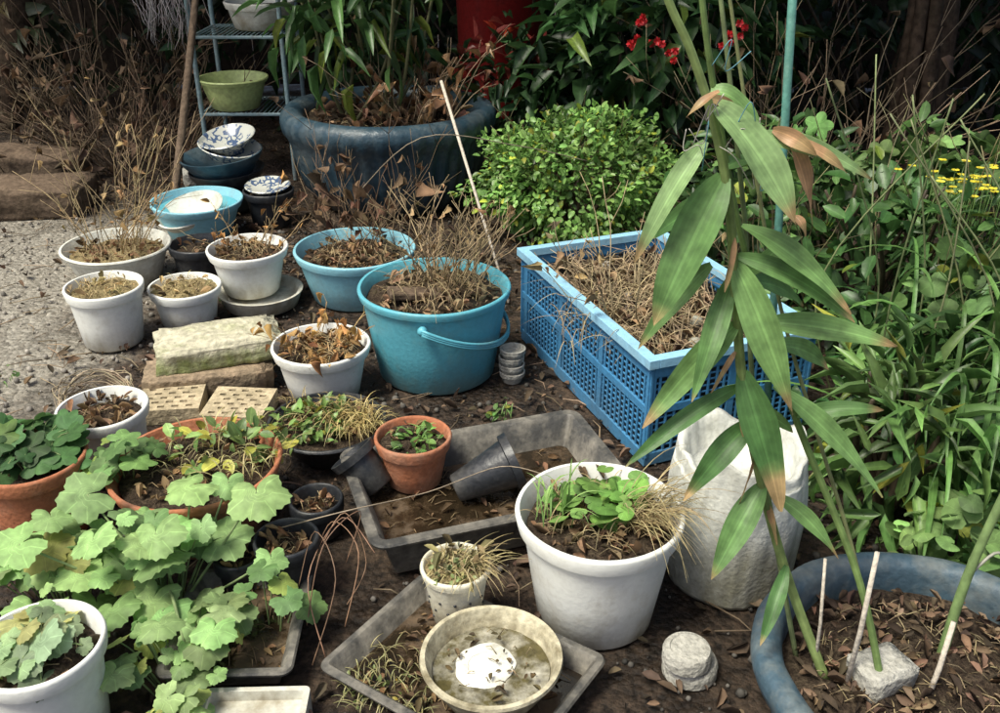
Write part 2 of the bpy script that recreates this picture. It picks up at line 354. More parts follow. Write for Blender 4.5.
def groundmat():
    m,nt,nd,lk,b=base_mat('garden_ground')
    tc=N(nt,'ShaderNodeTexCoord')
    def noi(s,d=6,r=.6):
        n=N(nt,'ShaderNodeTexNoise');n.inputs['Scale'].default_value=s;n.inputs['Detail'].default_value=d;n.inputs['Roughness'].default_value=r;lk.new(tc.outputs['Object'],n.inputs['Vector']);return n
    nA=noi(3);nB=noi(40,8,.7);nC=noi(5,6,.65)
    def mr(src,a,b_,c=0,d=1):
        q=N(nt,'ShaderNodeMapRange');q.inputs['From Min'].default_value=a;q.inputs['From Max'].default_value=b_;q.inputs['To Min'].default_value=c;q.inputs['To Max'].default_value=d;lk.new(src,q.inputs['Value']);return q.outputs[0]
    r=N(nt,'ShaderNodeValToRGB');lk.new(nB.outputs['Fac'],r.inputs[0])
    e=r.color_ramp.elements;e[0].position=.34;e[0].color=(.014,.010,.007,1);e[1].position=.78;e[1].color=(.15,.10,.065,1)
    wet=N(nt,'ShaderNodeVectorMath',operation='SCALE');lk.new(r.outputs[0],wet.inputs[0]);lk.new(mr(nC.outputs['Fac'],.40,.62,.38,1.0),wet.inputs['Scale'])
    v=N(nt,'ShaderNodeTexVoronoi');v.inputs['Scale'].default_value=70;lk.new(tc.outputs['Object'],v.inputs['Vector'])
    r2=N(nt,'ShaderNodeValToRGB');lk.new(v.outputs['Color'],r2.inputs[0]);e=r2.color_ramp.elements;e[0].color=(.25,.225,.18,1);e[1].color=(.48,.45,.38,1)
    r3=N(nt,'ShaderNodeMix',data_type='RGBA',blend_type='MULTIPLY');r3.inputs[0].default_value=.7;lk.new(r2.outputs[0],r3.inputs[6])
    rb=mr(nB.outputs['Fac'],.3,.65,.3,1.1)
    cb=N(nt,'ShaderNodeCombineXYZ')
    for i in range(3): lk.new(rb,cb.inputs[i])
    lk.new(cb.outputs[0],r3.inputs[7])
    sp=N(nt,'ShaderNodeSeparateXYZ');lk.new(tc.outputs['Object'],sp.inputs[0])
    jx=N(nt,'ShaderNodeMath',operation='MULTIPLY_ADD');lk.new(nA.outputs['Fac'],jx.inputs[0]);jx.inputs[1].default_value=.9;lk.new(sp.outputs['X'],jx.inputs[2])
    gx=mr(jx.outputs[0],-.62,-.95);
    jy=N(nt,'ShaderNodeMath',operation='MULTIPLY_ADD');lk.new(nA.outputs['Fac'],jy.inputs[0]);jy.inputs[1].default_value=.9;lk.new(sp.outputs['Y'],jy.inputs[2])
    gy=mr(jy.outputs[0],4.5,4.1)
    g=N(nt,'ShaderNodeMath',operation='MULTIPLY');lk.new(gx,g.inputs[0]);lk.new(gy,g.inputs[1])
    mx=N(nt,'ShaderNodeMix',data_type='RGBA');lk.new(g.outputs[0],mx.inputs[0]);lk.new(wet.outputs[0],mx.inputs[6]);lk.new(r3.outputs[2],mx.inputs[7])
    lk.new(mx.outputs[2],b.inputs['Base Color']);b.inputs['Specular IOR Level'].default_value=.4
    lk.new(mr(nC.outputs['Fac'],.42,.6,.38,.95),b.inputs['Roughness'])
    ah=N(nt,'ShaderNodeMath',operation='MULTIPLY_ADD');lk.new(v.outputs['Distance'],ah.inputs[0]);ah.inputs[1].default_value=-.6;lk.new(nB.outputs['Fac'],ah.inputs[2])
    bp=N(nt,'ShaderNodeBump');bp.inputs['Strength'].default_value=1;bp.inputs['Distance'].default_value=.015;lk.new(ah.outputs[0],bp.inputs['Height']);lk.new(bp.outputs[0],b.inputs['Normal'])
    return m
# ------------------------------------------------------------------ world / light / camera
w=bpy.data.worlds.new('World');sc.world=w;w.use_nodes=True
bg=w.node_tree.nodes['Background'];sky=w.node_tree.nodes.new('ShaderNodeTexSky');sky.sky_type='NISHITA';sky.sun_disc=False
sd=Vector((-.42,-.30,1.0)).normalized()
sky.sun_elevation=math.asin(sd.z);sky.sun_rotation=math.atan2(sd.x,sd.y)%(2*math.pi)
sky.dust_density=5;sky.air_density=.8;sky.ozone_density=.6
w.node_tree.links.new(sky.outputs[0],bg.inputs[0]);bg.inputs[1].default_value=.15
sl=bpy.data.lights.new('sun','SUN');sl.energy=4.2;sl.angle=math.radians(18);sl.color=(1,.975,.84)
so=bpy.data.objects.new('sun',sl);so.rotation_euler=(-sd).to_track_quat('-Z','Y').to_euler();so.location=(-3,-2,6);sc.collection.objects.link(so)
cam=bpy.data.cameras.new('camera');cam.lens=34.2;cam.sensor_width=36;cam.clip_end=600;cam.clip_start=.02
co=bpy.data.objects.new('camera',cam);co.location=(0,0,1.3);co.rotation_euler=(math.radians(63),0,0);sc.collection.objects.link(co);sc.camera=co
sc.view_settings.view_transform='Standard';sc.view_settings.look='None';sc.view_settings.exposure=0
# ------------------------------------------------------------------ ground
OCC=[]
def gcoords(a,b,step):
    fine=list(np.arange(a,b,step)); d=.3;x=b
    far=[]
    while x<160: far.append(x);x+=d;d*=1.5
    neg=[];x=a-.3;d=.45
    while x>-160: neg.append(x);x-=d;d*=1.5
    return np.array(neg[::-1]+fine+far)
xs=gcoords(-3,3,.05);ys=gcoords(.6,6.4,.05)
mb=MB();V=[]
for y in ys:
    for x in xs:
        z=.006*noise.noise(Vector((x*3,y*3,0)))+.004*noise.noise(Vector((x*11,y*11,3)))-.004
        if y>5: z+=.03*noise.noise(Vector((x*.7,y*.7,5)))
        V.append((x,y,z))
nx=len(xs);F=[[j*nx+i,j*nx+i+1,(j+1)*nx+i+1,(j+1)*nx+i] for j in range(len(ys)-1) for i in range(nx-1)]
mb.add(V,F);mb.obj('ground',groundmat())
# ------------------------------------------------------------------ pots
def soil_mesh(r,z,amp=.012,dome=.01,seg=36,rings=9,sd=0):
    mb=MB();V=[(0,0,z+dome)];F=[]
    for j in range(1,rings+1):
        q=r*j/rings
        for i in range(seg):
            a=2*math.pi*i/seg;x=q*math.cos(a);y=q*math.sin(a)
            V.append((x,y,z+dome*(1-(j/rings)**2)+amp*noise.noise(Vector((x*25+sd,y*25,sd)))))
    for i in range(seg): F.append([0,1+i,1+(i+1)%seg])
    for j in range(rings-1):
        for i in range(seg):
            a=1+j*seg;b=a+seg
            F.append([a+i,b+i,b+(i+1)%seg,a+(i+1)%seg])
    mb.add(V,F);return mb
def litter_disc(mb,c,r,n,ll,col,spread=.6):
    a=NR.uniform(0,6.28,n);q=r*np.sqrt(NR.uniform(0,1,n))
    P=np.stack([c[0]+q*np.cos(a),c[1]+q*np.sin(a),c[2]+NR.uniform(0,.012,n)],1)
    D=NR.normal(size=(n,3));D[:,2]*=.3
    s=NR.uniform(.3,1.3,n)*ll
    scatter(mb,T_DRY,P,D,NR.normal(size=(n,3))*spread+np.array([0,0,1.]),s*.45,s,colvar(col,n,.65,.1))
    for k in range(n//2):
        aa=R.uniform(0,6.28);qq=r*.85*math.sqrt(R.random());x=c[0]+qq*math.cos(aa);y=c[1]+qq*math.sin(aa);b=R.uniform(0,6.28);l=ll*R.uniform(.5,1.6)
        tube(mb,[(x-l*.5*math.cos(b),y-l*.5*math.sin(b),c[2]+.004),(x,y,c[2]+R.uniform(.006,.02)),(x+l*.5*math.cos(b),y+l*.5*math.sin(b),c[2]+R.uniform(0,.02))],.0011,.0008,3,tn((.38,.3,.17),.5,1.5))
def pot(name,x,y,rr,rb,h,mat,z0=0,lip=.018,liph=.03,soil=M_soil,sdepth=.03,rot=(0,0,0),litter=50,lcol=(.24,.15,.08),seg=56,sd=None,dome=.01):
    e=empty(name,(x,y,z0),rot or (0,0,0))
    OCC.append((x,y,rr))
    t=.004+rr*.015
    rl=rr-lip*.55; k=(rl-rb)/h
    zl=h-liph
    prof=[(rb-.006,.0),(rb,.006),(rb+k*zl*.5,zl*.5),(rb+k*zl,zl-.002),(rb+k*zl+lip*.5,zl),(rb+k*zl+lip*.55,zl+.004),(rr,h-.006),(rr-.002,h-.001),(rr-.005,h),(rr-t*1.4,h-.001),(rr-t*1.7,h-.006),(rl-t*1.6,zl),(rb+k*zl*.5-t,zl*.5)]
    s=R.uniform(0,50)
    wob=lambda a,z,j:1+.008*math.sin(2*a+s)+.004*math.sin(5*a+s)
    mb=MB();lathe(mb,prof,seg,wob);mb.obj('body',mat,parent=e,sharp=50)
    if soil:
        zs=h-sdepth;rs=rb+k*zs-t*1.2
        if zs>zl: rs=rr-t*1.9
        soil_mesh(rs,zs,.012,dome,sd=s).obj('soil',soil,parent=e)
        if litter:
            m2=MB();litter_disc(m2,(0,0,zs+.006),rs*.9,litter,.028,lcol);m2.obj('litter',M_dry,parent=e)
    return e
STRAW=(.38,.29,.16)
pot('white_plastic_pot',.185,1.445,.158,.112,.248,M_white,lip=.02,liph=.035,sdepth=.035,litter=150,lcol=(.2,.13,.07))
e=pot('turquoise_bucket',-.185,2.47,.215,.165,.27,M_cyan,lip=.016,liph=.022,sdepth=.035,litter=260,lcol=(.27,.19,.11))
mb=MB();P=[];yaw=math.radians(-95)
for i in range(31):
    f=math.pi*i/30;al=math.radians(24);q=.229
    lx=math.cos(f)*q;ly=math.sin(f)*q*math.cos(al);lz=-math.sin(f)*q*math.sin(al)
    P.append((lx*math.cos(yaw)-ly*math.sin(yaw),lx*math.sin(yaw)+ly*math.cos(yaw),.225+lz))
for dz in (-.005,.001,.007): tube(mb,[(p[0],p[1],p[2]+dz) for p in P],.0045,.0045,8)
for p in (P[0],P[-1]): blob(mb,(p[0]*.95,p[1]*.95,p[2]),.014,(1,1,1),10,6)
mb.obj('handle',M_cyan,parent=e)
mb=MB();box(mb,(-.05,-.05,.262),(.15,.06,.022),.3,rot=Matrix.Rotation(.3,3,'Z')@Matrix.Rotation(.15,3,'Y'));mb.obj('wood_piece',M_wood,parent=e,bevel=.006,smooth=False)
pot('pale_blue_tub',-.49,3.02,.205,.15,.177,M_cyan2,lip=.016,liph=.03,sdepth=.04,litter=220)
mbx=empty('white_plastic_bowl',(-.80,2.93,0));m_=MB();lathe(m_,[(.10,0),(.12,.01),(.135,.05),(.14,.06),(.13,.06),(.12,.05),(.11,.03)],48,capt=True);m_.obj('body',M_white2,parent=mbx,sharp=50);OCC.append((-.8,2.93,.14))
pot('white_plastic_pot',-.835,2.96,.135,.092,.155,M_white,z0=.045,litter=100,soil=M_soil)
pot('white_plastic_pot',-1.005,2.80,.115,.085,.13,M_white,soil=M_dsoil,litter=40,lcol=(.42,.33,.17),sdepth=.02)
pot('white_plastic_pot',-1.20,2.66,.118,.088,.19,M_white,soil=M_dsoil,litter=40,lcol=(.42,.33,.17),sdepth=.025,lip=.014,liph=.03)
pot('cream_plastic_tub',-1.34,3.13,.187,.13,.145,M_white2,litter=90,soil=M_dsoil,sdepth=.035,liph=.02)
pot('white_plastic_pot',-.49,2.33,.135,.095,.155,M_white,litter=120,lcol=(.34,.2,.09),sdepth=.025)
pot('white_plastic_pot',-.938,1.94,.106,.078,.18,M_white,litter=80,sdepth=.03,liph=.028)
pot('terracotta_pot',-.658,1.725,.186,.13,.17,M_terra,litter=100,liph=.03)
pot('terracotta_pot',-1.0,1.70,.118,.085,.20,M_terra,litter=20,liph=.035)
pot('white_plastic_pot',-.744,1.15,.105,.078,.20,M_white,litter=20,liph=.03)
pot('terracotta_pot',-.195,1.815,.087,.060,.125,M_terra,z0=.055,litter=15,sdepth=.022,liph=.03,lip=.012)
e=pot('cream_plastic_pot',-.083,1.405,.067,.044,.135,M_cream,z0=.016,soil=M_dsoil,litter=30,lcol=(.25,.22,.1),sdepth=.012,liph=.018,lip=.008)
mb=MB()
for z in (.03,.055,.08):
    for k in range(12):
        a=2*math.pi*(k+.5*(z==.055))/12;r=.044+(.063-.044)*z/.135
        blob(mb,(r*math.cos(a),r*math.sin(a),z),.003,(1,1,1),8,5)
mb.obj('drain_holes',M_black,parent=e)
pot('grey_planting_bowl',-.428,2.02,.148,.08,.095,M_black,litter=60,sdepth=.015,liph=.014,lip=.008)
e=pot('turquoise_bowl',-1.20,3.63,.182,.12,.15,M_cyan2,soil=None,liph=.03)
m_=MB();lathe(m_,[(.06,.05),(.10,.07),(.13,.11),(.135,.125),(.13,.128),(.10,.085),(.05,.065)],40,capt=True)
m_.obj('white_dish',M_white2,parent=e,rot=(.25,-.2,0),sharp=60)
m_=MB();lathe(m_,[(.112,.06),(.155,.12),(.15,.122),(.108,.07)],40,capb=True,capt=True);m_.obj('inner_floor',M_cyan,parent=e)
e=empty('stack_of_bowls',(-1.16,3.98,0));OCC.append((-1.16,3.98,.17))
for k,(z,r) in enumerate(((0,.15),(.07,.16),(.14,.175))):
    m_=MB();lathe(m_,[(r*.6,z),(r*.65,z+.01),(r*.97,z+.09),(r,z+.105),(r*.96,z+.106),(r*.6,z+.03)],44,capt=True)
    m_.obj('dark_bowl_%d'%k,M_plbl if k!=1 else M_black,parent=e,sharp=60,rot=(.03*k,-.04*k,0))
m_=MB();lathe(m_,[(.04,0),(.045,.012),(.09,.03),(.13,.075),(.126,.078),(.085,.038),(.03,.02)],44,capt=True)
m_.obj('porcelain_bowl',M_porc,loc=(.01,-.01,.205),rot=(.12,.18,0),parent=e,sharp=60)
m_=MB();lathe(m_,[(.04,0),(.045,.012),(.08,.03),(.12,.07),(.116,.073),(.075,.038),(.03,.02)],44,capt=True)
m_.obj('porcelain_bowl_top',M_porc,loc=(.02,.01,.245),rot=(.2,-.12,0),parent=e,sharp=60)
e=pot('black_plastic_pot',-.945,3.76,.105,.075,.15,M_black,soil=M_soil,litter=0,sdepth=.03)
m_=MB();lathe(m_,[(.04,0),(.07,.012),(.092,.035),(.088,.038),(.06,.02)],40,capt=True);m_.obj('porcelain_dish',M_porc,loc=(0,0,.135),rot=(.1,0,0),parent=e,sharp=60)
pot('black_plastic_pot',-1.06,3.16,.105,.08,.14,M_black,litter=20)
e=empty('round_stoneware_dish',(-.015,1.22,.018));OCC.append((-.015,1.22,.1))
m_=MB();lathe(m_,[(.075,0),(.08,.004),(.105,.05),(.118,.078),(.1235,.082),(.122,.088),(.114,.088),(.110,.08),(.1,.045),(.09,.03)],64,capt=True)
m_.obj('body',surf('mossy_stoneware',(.66,.61,.44),(.14,.11,.05),1.0,15,.5,.10,.22,.3,80,fine=.3,lo=.58),parent=e,sharp=45)
soil_mesh(.1015,.054,.004,.0,sd=3).obj('mossy_water',surf('algae_scum',(.10,.085,.035),(.72,.70,.60),1.0,11,.12,.01,0,.3,60,fine=.4,zfade=False,lo=.66),parent=e)
m_=MB();lathe(m_,[(.0505,.052),(.052,.0565),(.049,.0585),(.030,.058),(.029,.0565)],48,lambda a,z,j:1+.05*math.sin(2*a)+.03*math.sin(5*a+1)+.015*math.sin(11*a),capt=True);m_.obj('lid',surf('stained_lid',(.78,.78,.70),(.2,.17,.09),1.0,22,.4,.01,0,.2,60,fine=.2,zfade=False,lo=.66),parent=e,loc=(-.012,.006,.001),rot=(.03,.02,0),sharp=40)
m_=MB();litter_disc(m_,(0,0,.058),.09,26,.016,(.10,.07,.035),.3);m_.obj('debris',M_dry,parent=e)
def lying(name,loc,axis,rr,rb,h):
    m_=MB();lathe(m_,[(rb-.004,0),(rb,.004),(rb+(rr-rb)*.5,h*.6),(rr-.008,h-.02),(rr+.002,h-.018),(rr+.004,h),(rr-.004,h),(rr-.011,h-.02),(rb-.004,.012)],44,capt=True)
    q=Vector(axis).to_track_quat('Z','Y').to_euler()
    return m_.obj(name,M_black,loc=loc,rot=q,sharp=50)
lying('black_plastic_pot',(-.10,1.74,.085),(.75,.2,.28),.064,.032,.15)
lying('black_plastic_pot',(-.27,1.76,.075),(-.5,.2,.62),.052,.036,.10)
def tray(name,x,y,hx,hy,h,rz,lip=.02,cr=.03,water=None,mat=M_tray,nl=30):
    e=empty(name,(x,y,.001),(0,0,rz))
    tp=h*.25
    m_=MB();loft(m_,hx,hy,cr,[(-tp-lip-.004,0),(-tp-lip,.005),(-lip-.002,h-.012),(0,h-.010),(.002,h-.004),(-.001,h),(-lip+.002,h),(-lip-.004,h-.005),(-tp-lip-.006,.012)])
    m_.obj('body',mat,parent=e,sharp=35)
    if water:
        m_=MB();loft(m_,hx-lip-tp*(1-water/h)-.005,hy-lip-tp*(1-water/h)-.005,cr*.8,[(0,water)],capb=False);m_.obj('water',M_water,parent=e)
    m_=MB();n=nl
    P=np.stack([NR.uniform(-hx*.8,hx*.8,n),NR.uniform(-hy*.8,hy*.8,n),np.full(n,(water or .013)+.003)],1)
    s=NR.uniform(.008,.028,n)
    scatter(m_,T_DRY,P,NR.normal(size=(n,3))*np.array([1,1,.15]),NR.normal(size=(n,3))*.25+np.array([0,0,1.]),s*.5,s,colvar((.16,.10,.05),n,.6,.1))
    for k in range(nl):
        xx=R.uniform(-hx*.7,hx*.7);yy=R.uniform(-hy*.7,hy*.7);a=R.uniform(0,6.3);l=R.uniform(.01,.05);zz=(water or .013)+.003
        tube(m_,[(xx,yy,zz),(xx+l*.5*math.cos(a),yy+l*.5*math.sin(a)+.003,zz+.004),(xx+l*math.cos(a),yy+l*math.sin(a),zz)],.001,.0008,4,tn((.25,.18,.1),.5,1.5))
    m_.obj('fallen_debris',M_dry,parent=e)
    for i in range(-2,3):
        OCC.append((x+math.cos(rz)*i*hx/2.5,y+math.sin(rz)*i*hx/2.5,hy))
    return e
tray('rectangular_grey_tray',-.031,1.76,.295,.19,.12,math.radians(18.9),.022,.035,water=.05,nl=60)
tray('rectangular_grey_tray',-.065,1.255,.208,.152,.055,math.radians(-34),.014,.02,water=.018,nl=110)
tray('rectangular_grey_tray',-.487,1.36,.118,.142,.06,math.radians(2),.014,.02,water=.03,nl=40)
pot('black_plastic_pot',-.42,1.50,.065,.05,.12,M_black,z0=.02,litter=30)
pot('black_plastic_pot',-.40,1.70,.06,.05,.09,M_black,litter=25)
pot('black_plastic_pot',-.52,1.50,.05,.04,.08,M_black,z0=.02,litter=15)
m_=MB();loft(m_,.09,.05,.01,[(0,0),(0,.05),(-.01,.05),(-.012,.03)]);m_.obj('polystyrene_box',M_white2,loc=(-.415,1.15,0),rot=(0,0,.03),sharp=35);OCC.append((-.415,1.15,.08))
e=empty('stacked_round_lids',(.345,1.285,0));OCC.append((.345,1.285,.05))
for k,(r,z,dx) in enumerate(((.05,0,0),(.044,.036,-.01))):
    m_=MB();lathe(m_,[(r-.003,0),(r,.003),(r,.026),(r-.004,.032),(r-.012,.034),(r-.014,.031),(.006,.031)],40,capt=True);m_.obj('lid_%d'%k,M_stone,loc=(dx,dx,z),parent=e,sharp=40)
e=empty('stack_of_small_pots',(.035,2.40,0));OCC.append((.035,2.4,.04))
for k in range(4):
    m_=MB();lathe(m_,[(.026,0),(.032,.018),(.036,.02),(.037,.032),(.033,.033),(.028,.02)],30,capt=True);m_.obj('pot_%d'%k,M_stone,loc=(R.uniform(-.003,.003),0,.024*k),parent=e,sharp=40)
e=empty('large_ribbed_planter',(-.485,4.15,0));OCC.append((-.485,4.15,.45))
m_=MB()
prof=[(.30,0),(.33,.01),(.38,.08),(.405,.16),(.42,.24),(.43,.28),(.44,.30),(.455,.32),(.466,.35),(.463,.38),(.445,.402),(.415,.41),(.385,.40),(.365,.38),(.36,.34)]
lathe(m_,prof,192,lambda a,z,j:1+((.016 if j<8 else .004)*math.sin(40*a) if j<10 else 0)+.010*math.sin(3*a)+.005*math.sin(7*a+1))
m_.obj('body',M_plbl,parent=e)
soil_mesh(.37,.35,.03,.02,sd=8).obj('soil',M_soil,parent=e)
m_=MB();litter_disc(m_,(0,0,.37),.33,240,.055,(.26,.16,.09));m_.obj('litter',M_dry,parent=e)
e=empty('slate_blue_round_planter',(.69,1.10,0));OCC.append((.69,1.1,.28))
m_=MB()
prof=[(.21,0),(.225,.008),(.25,.08),(.265,.14),(.272,.145),(.283,.155),(.289,.172),(.289,.185),(.283,.197),(.272,.203),(.258,.203),(.246,.196),(.24,.183),(.236,.12)]
lathe(m_,prof,96,lambda a,z,j:1+.008*math.sin(3*a+1)+.005*math.sin(7*a)+.003*math.sin(13*a+z*30))
m_.obj('body',M_tyre,parent=e)
soil_mesh(.24,.145,.03,.01,sd=5).obj('soil',M_soil,parent=e)
m_=MB();litter_disc(m_,(0,0,.155),.22,480,.027,(.16,.105,.065),.7);m_.obj('litter',M_dry,parent=e)
e=empty('wire_shelf_rack',(-1.17,4.58,0));OCC.append((-1.17,4.58,.25))
m_=MB()
for x in (-.2,.2):
    for y in (-.18,.18): tube(m_,[(x,y,0),(x,y,1.5)],.011,.011,8)
for z in (.32,.66,1.1):
    for y in (-.18,.18): tube(m_,[(-.2,y,z-.012),(.2,y,z-.012)],.008,.008,6)
    for x in (-.2,.2): tube(m_,[(x,-.18,z-.012),(x,.18,z-.012)],.008,.008,6)
    for k in range(19): 
        x=-.19+.38*k/18; tube(m_,[(x,-.18,z-.004),(x,.18,z-.004)],.0025,.0025,5)
m_.obj('frame',M_metal,parent=e,sharp=60)
pot('pale_green_bowl',-1.235,4.50,.163,.11,.14,M_green,z0=.32,soil=M_soil,litter=15,sdepth=.07,liph=.02)
pot('white_plastic_tub',-1.10,4.6,.16,.12,.12,M_white2,z0=.66,litter=0)
m_=MB();lathe(m_,[(.17,0),(.2,.1),(.22,.75),(.23,.76),(.23,.8),(.21,.8),(.2,.7)],40,capt=True);m_.obj('red_plastic_bin',M_red,loc=(.0,5.05,0),sharp=50)
def rough_block(name,c,s,rz,mat,amp=.004,cuts=9,tilt=(0,0)):
    import bmesh
    bm=bmesh.new();bmesh.ops.create_cube(bm,size=1)
    bmesh.ops.bevel(bm,geom=bm.edges[:],offset=.06,segments=2,affect='EDGES')
    bmesh.ops.scale(bm,vec=s,verts=bm.verts)
    bmesh.ops.subdivide_edges(bm,edges=[q for q in bm.edges if q.calc_length()>min(s)*.5],cuts=cuts,use_grid_fill=True)
    bm.normal_update()
    for v in bm.verts:
        p=v.co*22+Vector(c)*7
        v.co+=v.normal*(amp*noise.noise(p)*1.6+amp*.7*noise.noise(p*3.1))
    me=bpy.data.meshes.new(name);bm.to_mesh(me);bm.free();me.materials.append(mat)
    me.polygons.foreach_set('use_smooth',[True]*len(me.polygons))
    ob=bpy.data.objects.new(name,me);ob.location=c;ob.rotation_euler=(tilt[0],tilt[1],rz);sc.collection.objects.link(ob);OCC.append((c[0],c[1],max(s[:2])*.45));return ob
rough_block('brick',(-.82,2.37,.035),(.35,.15,.07),.22,M_brick)
rough_block('mossy_concrete_slab',(-.80,2.42,.107),(.34,.17,.07),.33,M_conc,.006,tilt=(.04,-.03))
rough_block('timber_block',(-1.98,3.95,.06),(.42,.28,.13),.1,M_wood,.008)
rough_block('timber_block',(-2.2,4.4,.07),(.5,.2,.15),-.2,M_wood,.008)
rough_block('pale_stone',(.60,1.11,.175),(.085,.07,.045),.4,M_stone,.003,5)
rough_block('pale_stone',(-1.42,4.35,.03),(.12,.1,.08),.4,M_stone,.006,5)
def tile(name,x,y,rz,sx=.165,sy=.15,h=.045):
    mb=MB()
    nx,ny=9,13
    H=[[h]*ny for _ in range(nx)]
    cw=[.018 if i%2==0 else .017 for i in range(nx)];s=sum(cw);X=[-sx/2]
    for c in cw: X.append(X[-1]+c*sx/s)
    ch=[.012 if j%2==0 else .009 for j in range(ny)];s=sum(ch);Y=[-sy/2]
    for c in ch: Y.append(Y[-1]+c*sy/s)
    for i in range(nx):
        for j in range(ny):
            if j%2==1 and 0<i<nx-1 and ((i+(j//2))%2==1): H[i][j]=h-.012
    def Z(i,j): return H[i][j] if 0<=i<nx and 0<=j<ny else 0
    for i in range(nx):
        for j in range(ny):
            z=H[i][j];mb.add([(X[i],Y[j],z),(X[i+1],Y[j],z),(X[i+1],Y[j+1],z),(X[i],Y[j+1],z)],[[0,1,2,3]])
            for (di,dj,a,b) in ((1,0,(X[i+1],Y[j]),(X[i+1],Y[j+1])),(-1,0,(X[i],Y[j+1]),(X[i],Y[j])),(0,1,(X[i+1],Y[j+1]),(X[i],Y[j+1])),(0,-1,(X[i],Y[j]),(X[i+1],Y[j]))):
                z2=Z(i+di,j+dj)
                if z2<z: mb.add([(a[0],a[1],z2),(b[0],b[1],z2),(b[0],b[1],z),(a[0],a[1],z)],[[0,1,2,3]])
    OCC.append((x,y,.08))
    return mb.obj(name,M_tile,loc=(x,y,0),rot=(.03,0,rz),smooth=False)
tile('perforated_brick',-.885,2.235,.12);tile('perforated_brick',-.695,2.20,-.08)
m_=MB();tube(m_,smooth_pts([(-1.36,3.75,0),(-1.33,3.98,.35),(-1.30,4.2,.7),(-1.28,4.35,.95)]),.018,.014,8);m_.obj('leaning_wooden_pole',M_wood)
# ------------------------------------------------------------------ crate
ca=math.atan2(.18,.455);L_=.80;W_=.49;Hc=.30
u=Vector((math.cos(ca),math.sin(ca),0));v_=Vector((math.sin(ca),-math.cos(ca),0))
fl=Vector((.050,2.68,0));cc=fl+u*W_/2+v_*L_/2
e=empty('blue_plastic_crate',cc,(0,0,ca))
hx,hy=W_/2,L_/2
m_=MB()
def rimbox(z,hh,ex,t,mi):
    for s in (-1,1):
        box(m_,(s*(hx+ex-t/2),0,z),(t,2*(hy+ex),hh),mi=mi)
        box(m_,(0,s*(hy+ex-t/2),z),(2*(hx+ex-t)-.0005,t,hh-.0006),mi=mi)
rimbox(Hc-.012,.024,.0,.028,1);rimbox(Hc-.04,.03,-.012,.012,0);rimbox(.155,.022,-.012,.008,0);rimbox(.02,.036,-.012,.008,0)
for s in (-1,1):
    n=34
    for k in range(n+1):
        y=-hy+.02+(2*hy-.04)*k/n; big=(k%11==0)
        box(m_,(s*(hx-.0165),y,.145),(.0075 if big else .005,.022 if big else .0065,.24),mi=0)
    n=20
    for k in range(n+1):
        x=-hx+.02+(2*hx-.04)*k/n; big=(k%10==0)
        box(m_,(x,s*(hy-.0165),.145),(.022 if big else .0065,.0075 if big else .005,.24),mi=0)
    for z in [.05+.016*q for q in range(13)]:
        if abs(z-.155)<.014: continue
        box(m_,(s*(hx-.0195),0,z),(.0035,2*hy-.05,.005));box(m_,(0,s*(hy-.0195),z),(2*hx-.05,.0035,.005))
m_.obj('frame',[M_crate,M_craterim],parent=e,smooth=False,bevel=.0015)
m_=MB();loft(m_,hx-.027,hy-.027,.02,[(0,.01),(0,.235),(-.005,.235)],capt=False);m_.obj('liner',M_black,parent=e,smooth=False)
m_=MB();V=[];nx_,ny_=30,46
for j in range(ny_+1):
    for i in range(nx_+1):
        x=-(hx-.03)+2*(hx-.03)*i/nx_;y=-(hy-.03)+2*(hy-.03)*j/ny_
        V.append((x,y,.215+.022*noise.noise(Vector((x*14,y*14,2)))+.012*noise.noise(Vector((x*40,y*40,2)))))
m_.add(V,[[j*(nx_+1)+i,j*(nx_+1)+i+1,(j+1)*(nx_+1)+i+1,(j+1)*(nx_+1)+i] for j in range(ny_) for i in range(nx_)]);m_.obj('soil',M_soil,parent=e)
m_=MB();n=380
P=np.stack([NR.uniform(-hx+.05,hx-.05,n),NR.uniform(-hy+.05,hy-.05,n),NR.uniform(.222,.25,n)],1);s=NR.uniform(.015,.05,n)
scatter(m_,T_DRY2,P,NR.normal(size=(n,3))*np.array([1,1,.3]),NR.normal(size=(n,3))*.5+np.array([0,0,1.]),s*.4,s,colvar((.28,.2,.12),n,.6,.1))
for k in range(230):
    x=R.uniform(-hx+.06,hx-.06);y=R.uniform(-hy+.06,hy-.06);a=R.uniform(0,3.14);l=R.uniform(.05,.24)
    x2=max(-hx+.04,min(hx-.04,x+l*math.cos(a)));y2=max(-hy+.04,min(hy-.04,y+l*math.sin(a)))
    tube(m_,[(x,y,.235),((x+x2)/2,(y+y2)/2,.25+R.uniform(0,.03)),(x2,y2,.24+R.uniform(0,.06))],R.uniform(.0012,.003),.001,4,tn((.44,.34,.21),.4,1.4))
for k in range(7):
    blob(m_,(R.uniform(-.15,.15),R.uniform(-.3,.35),.235),R.uniform(.012,.028),tn((.4,.38,.33),.6,1.2),9,6)
m_.obj('dry_litter',M_dry,parent=e)
for i in range(-2,3): OCC.append((cc.x+v_.x*i*.16,cc.y+v_.y*i*.16,.24))
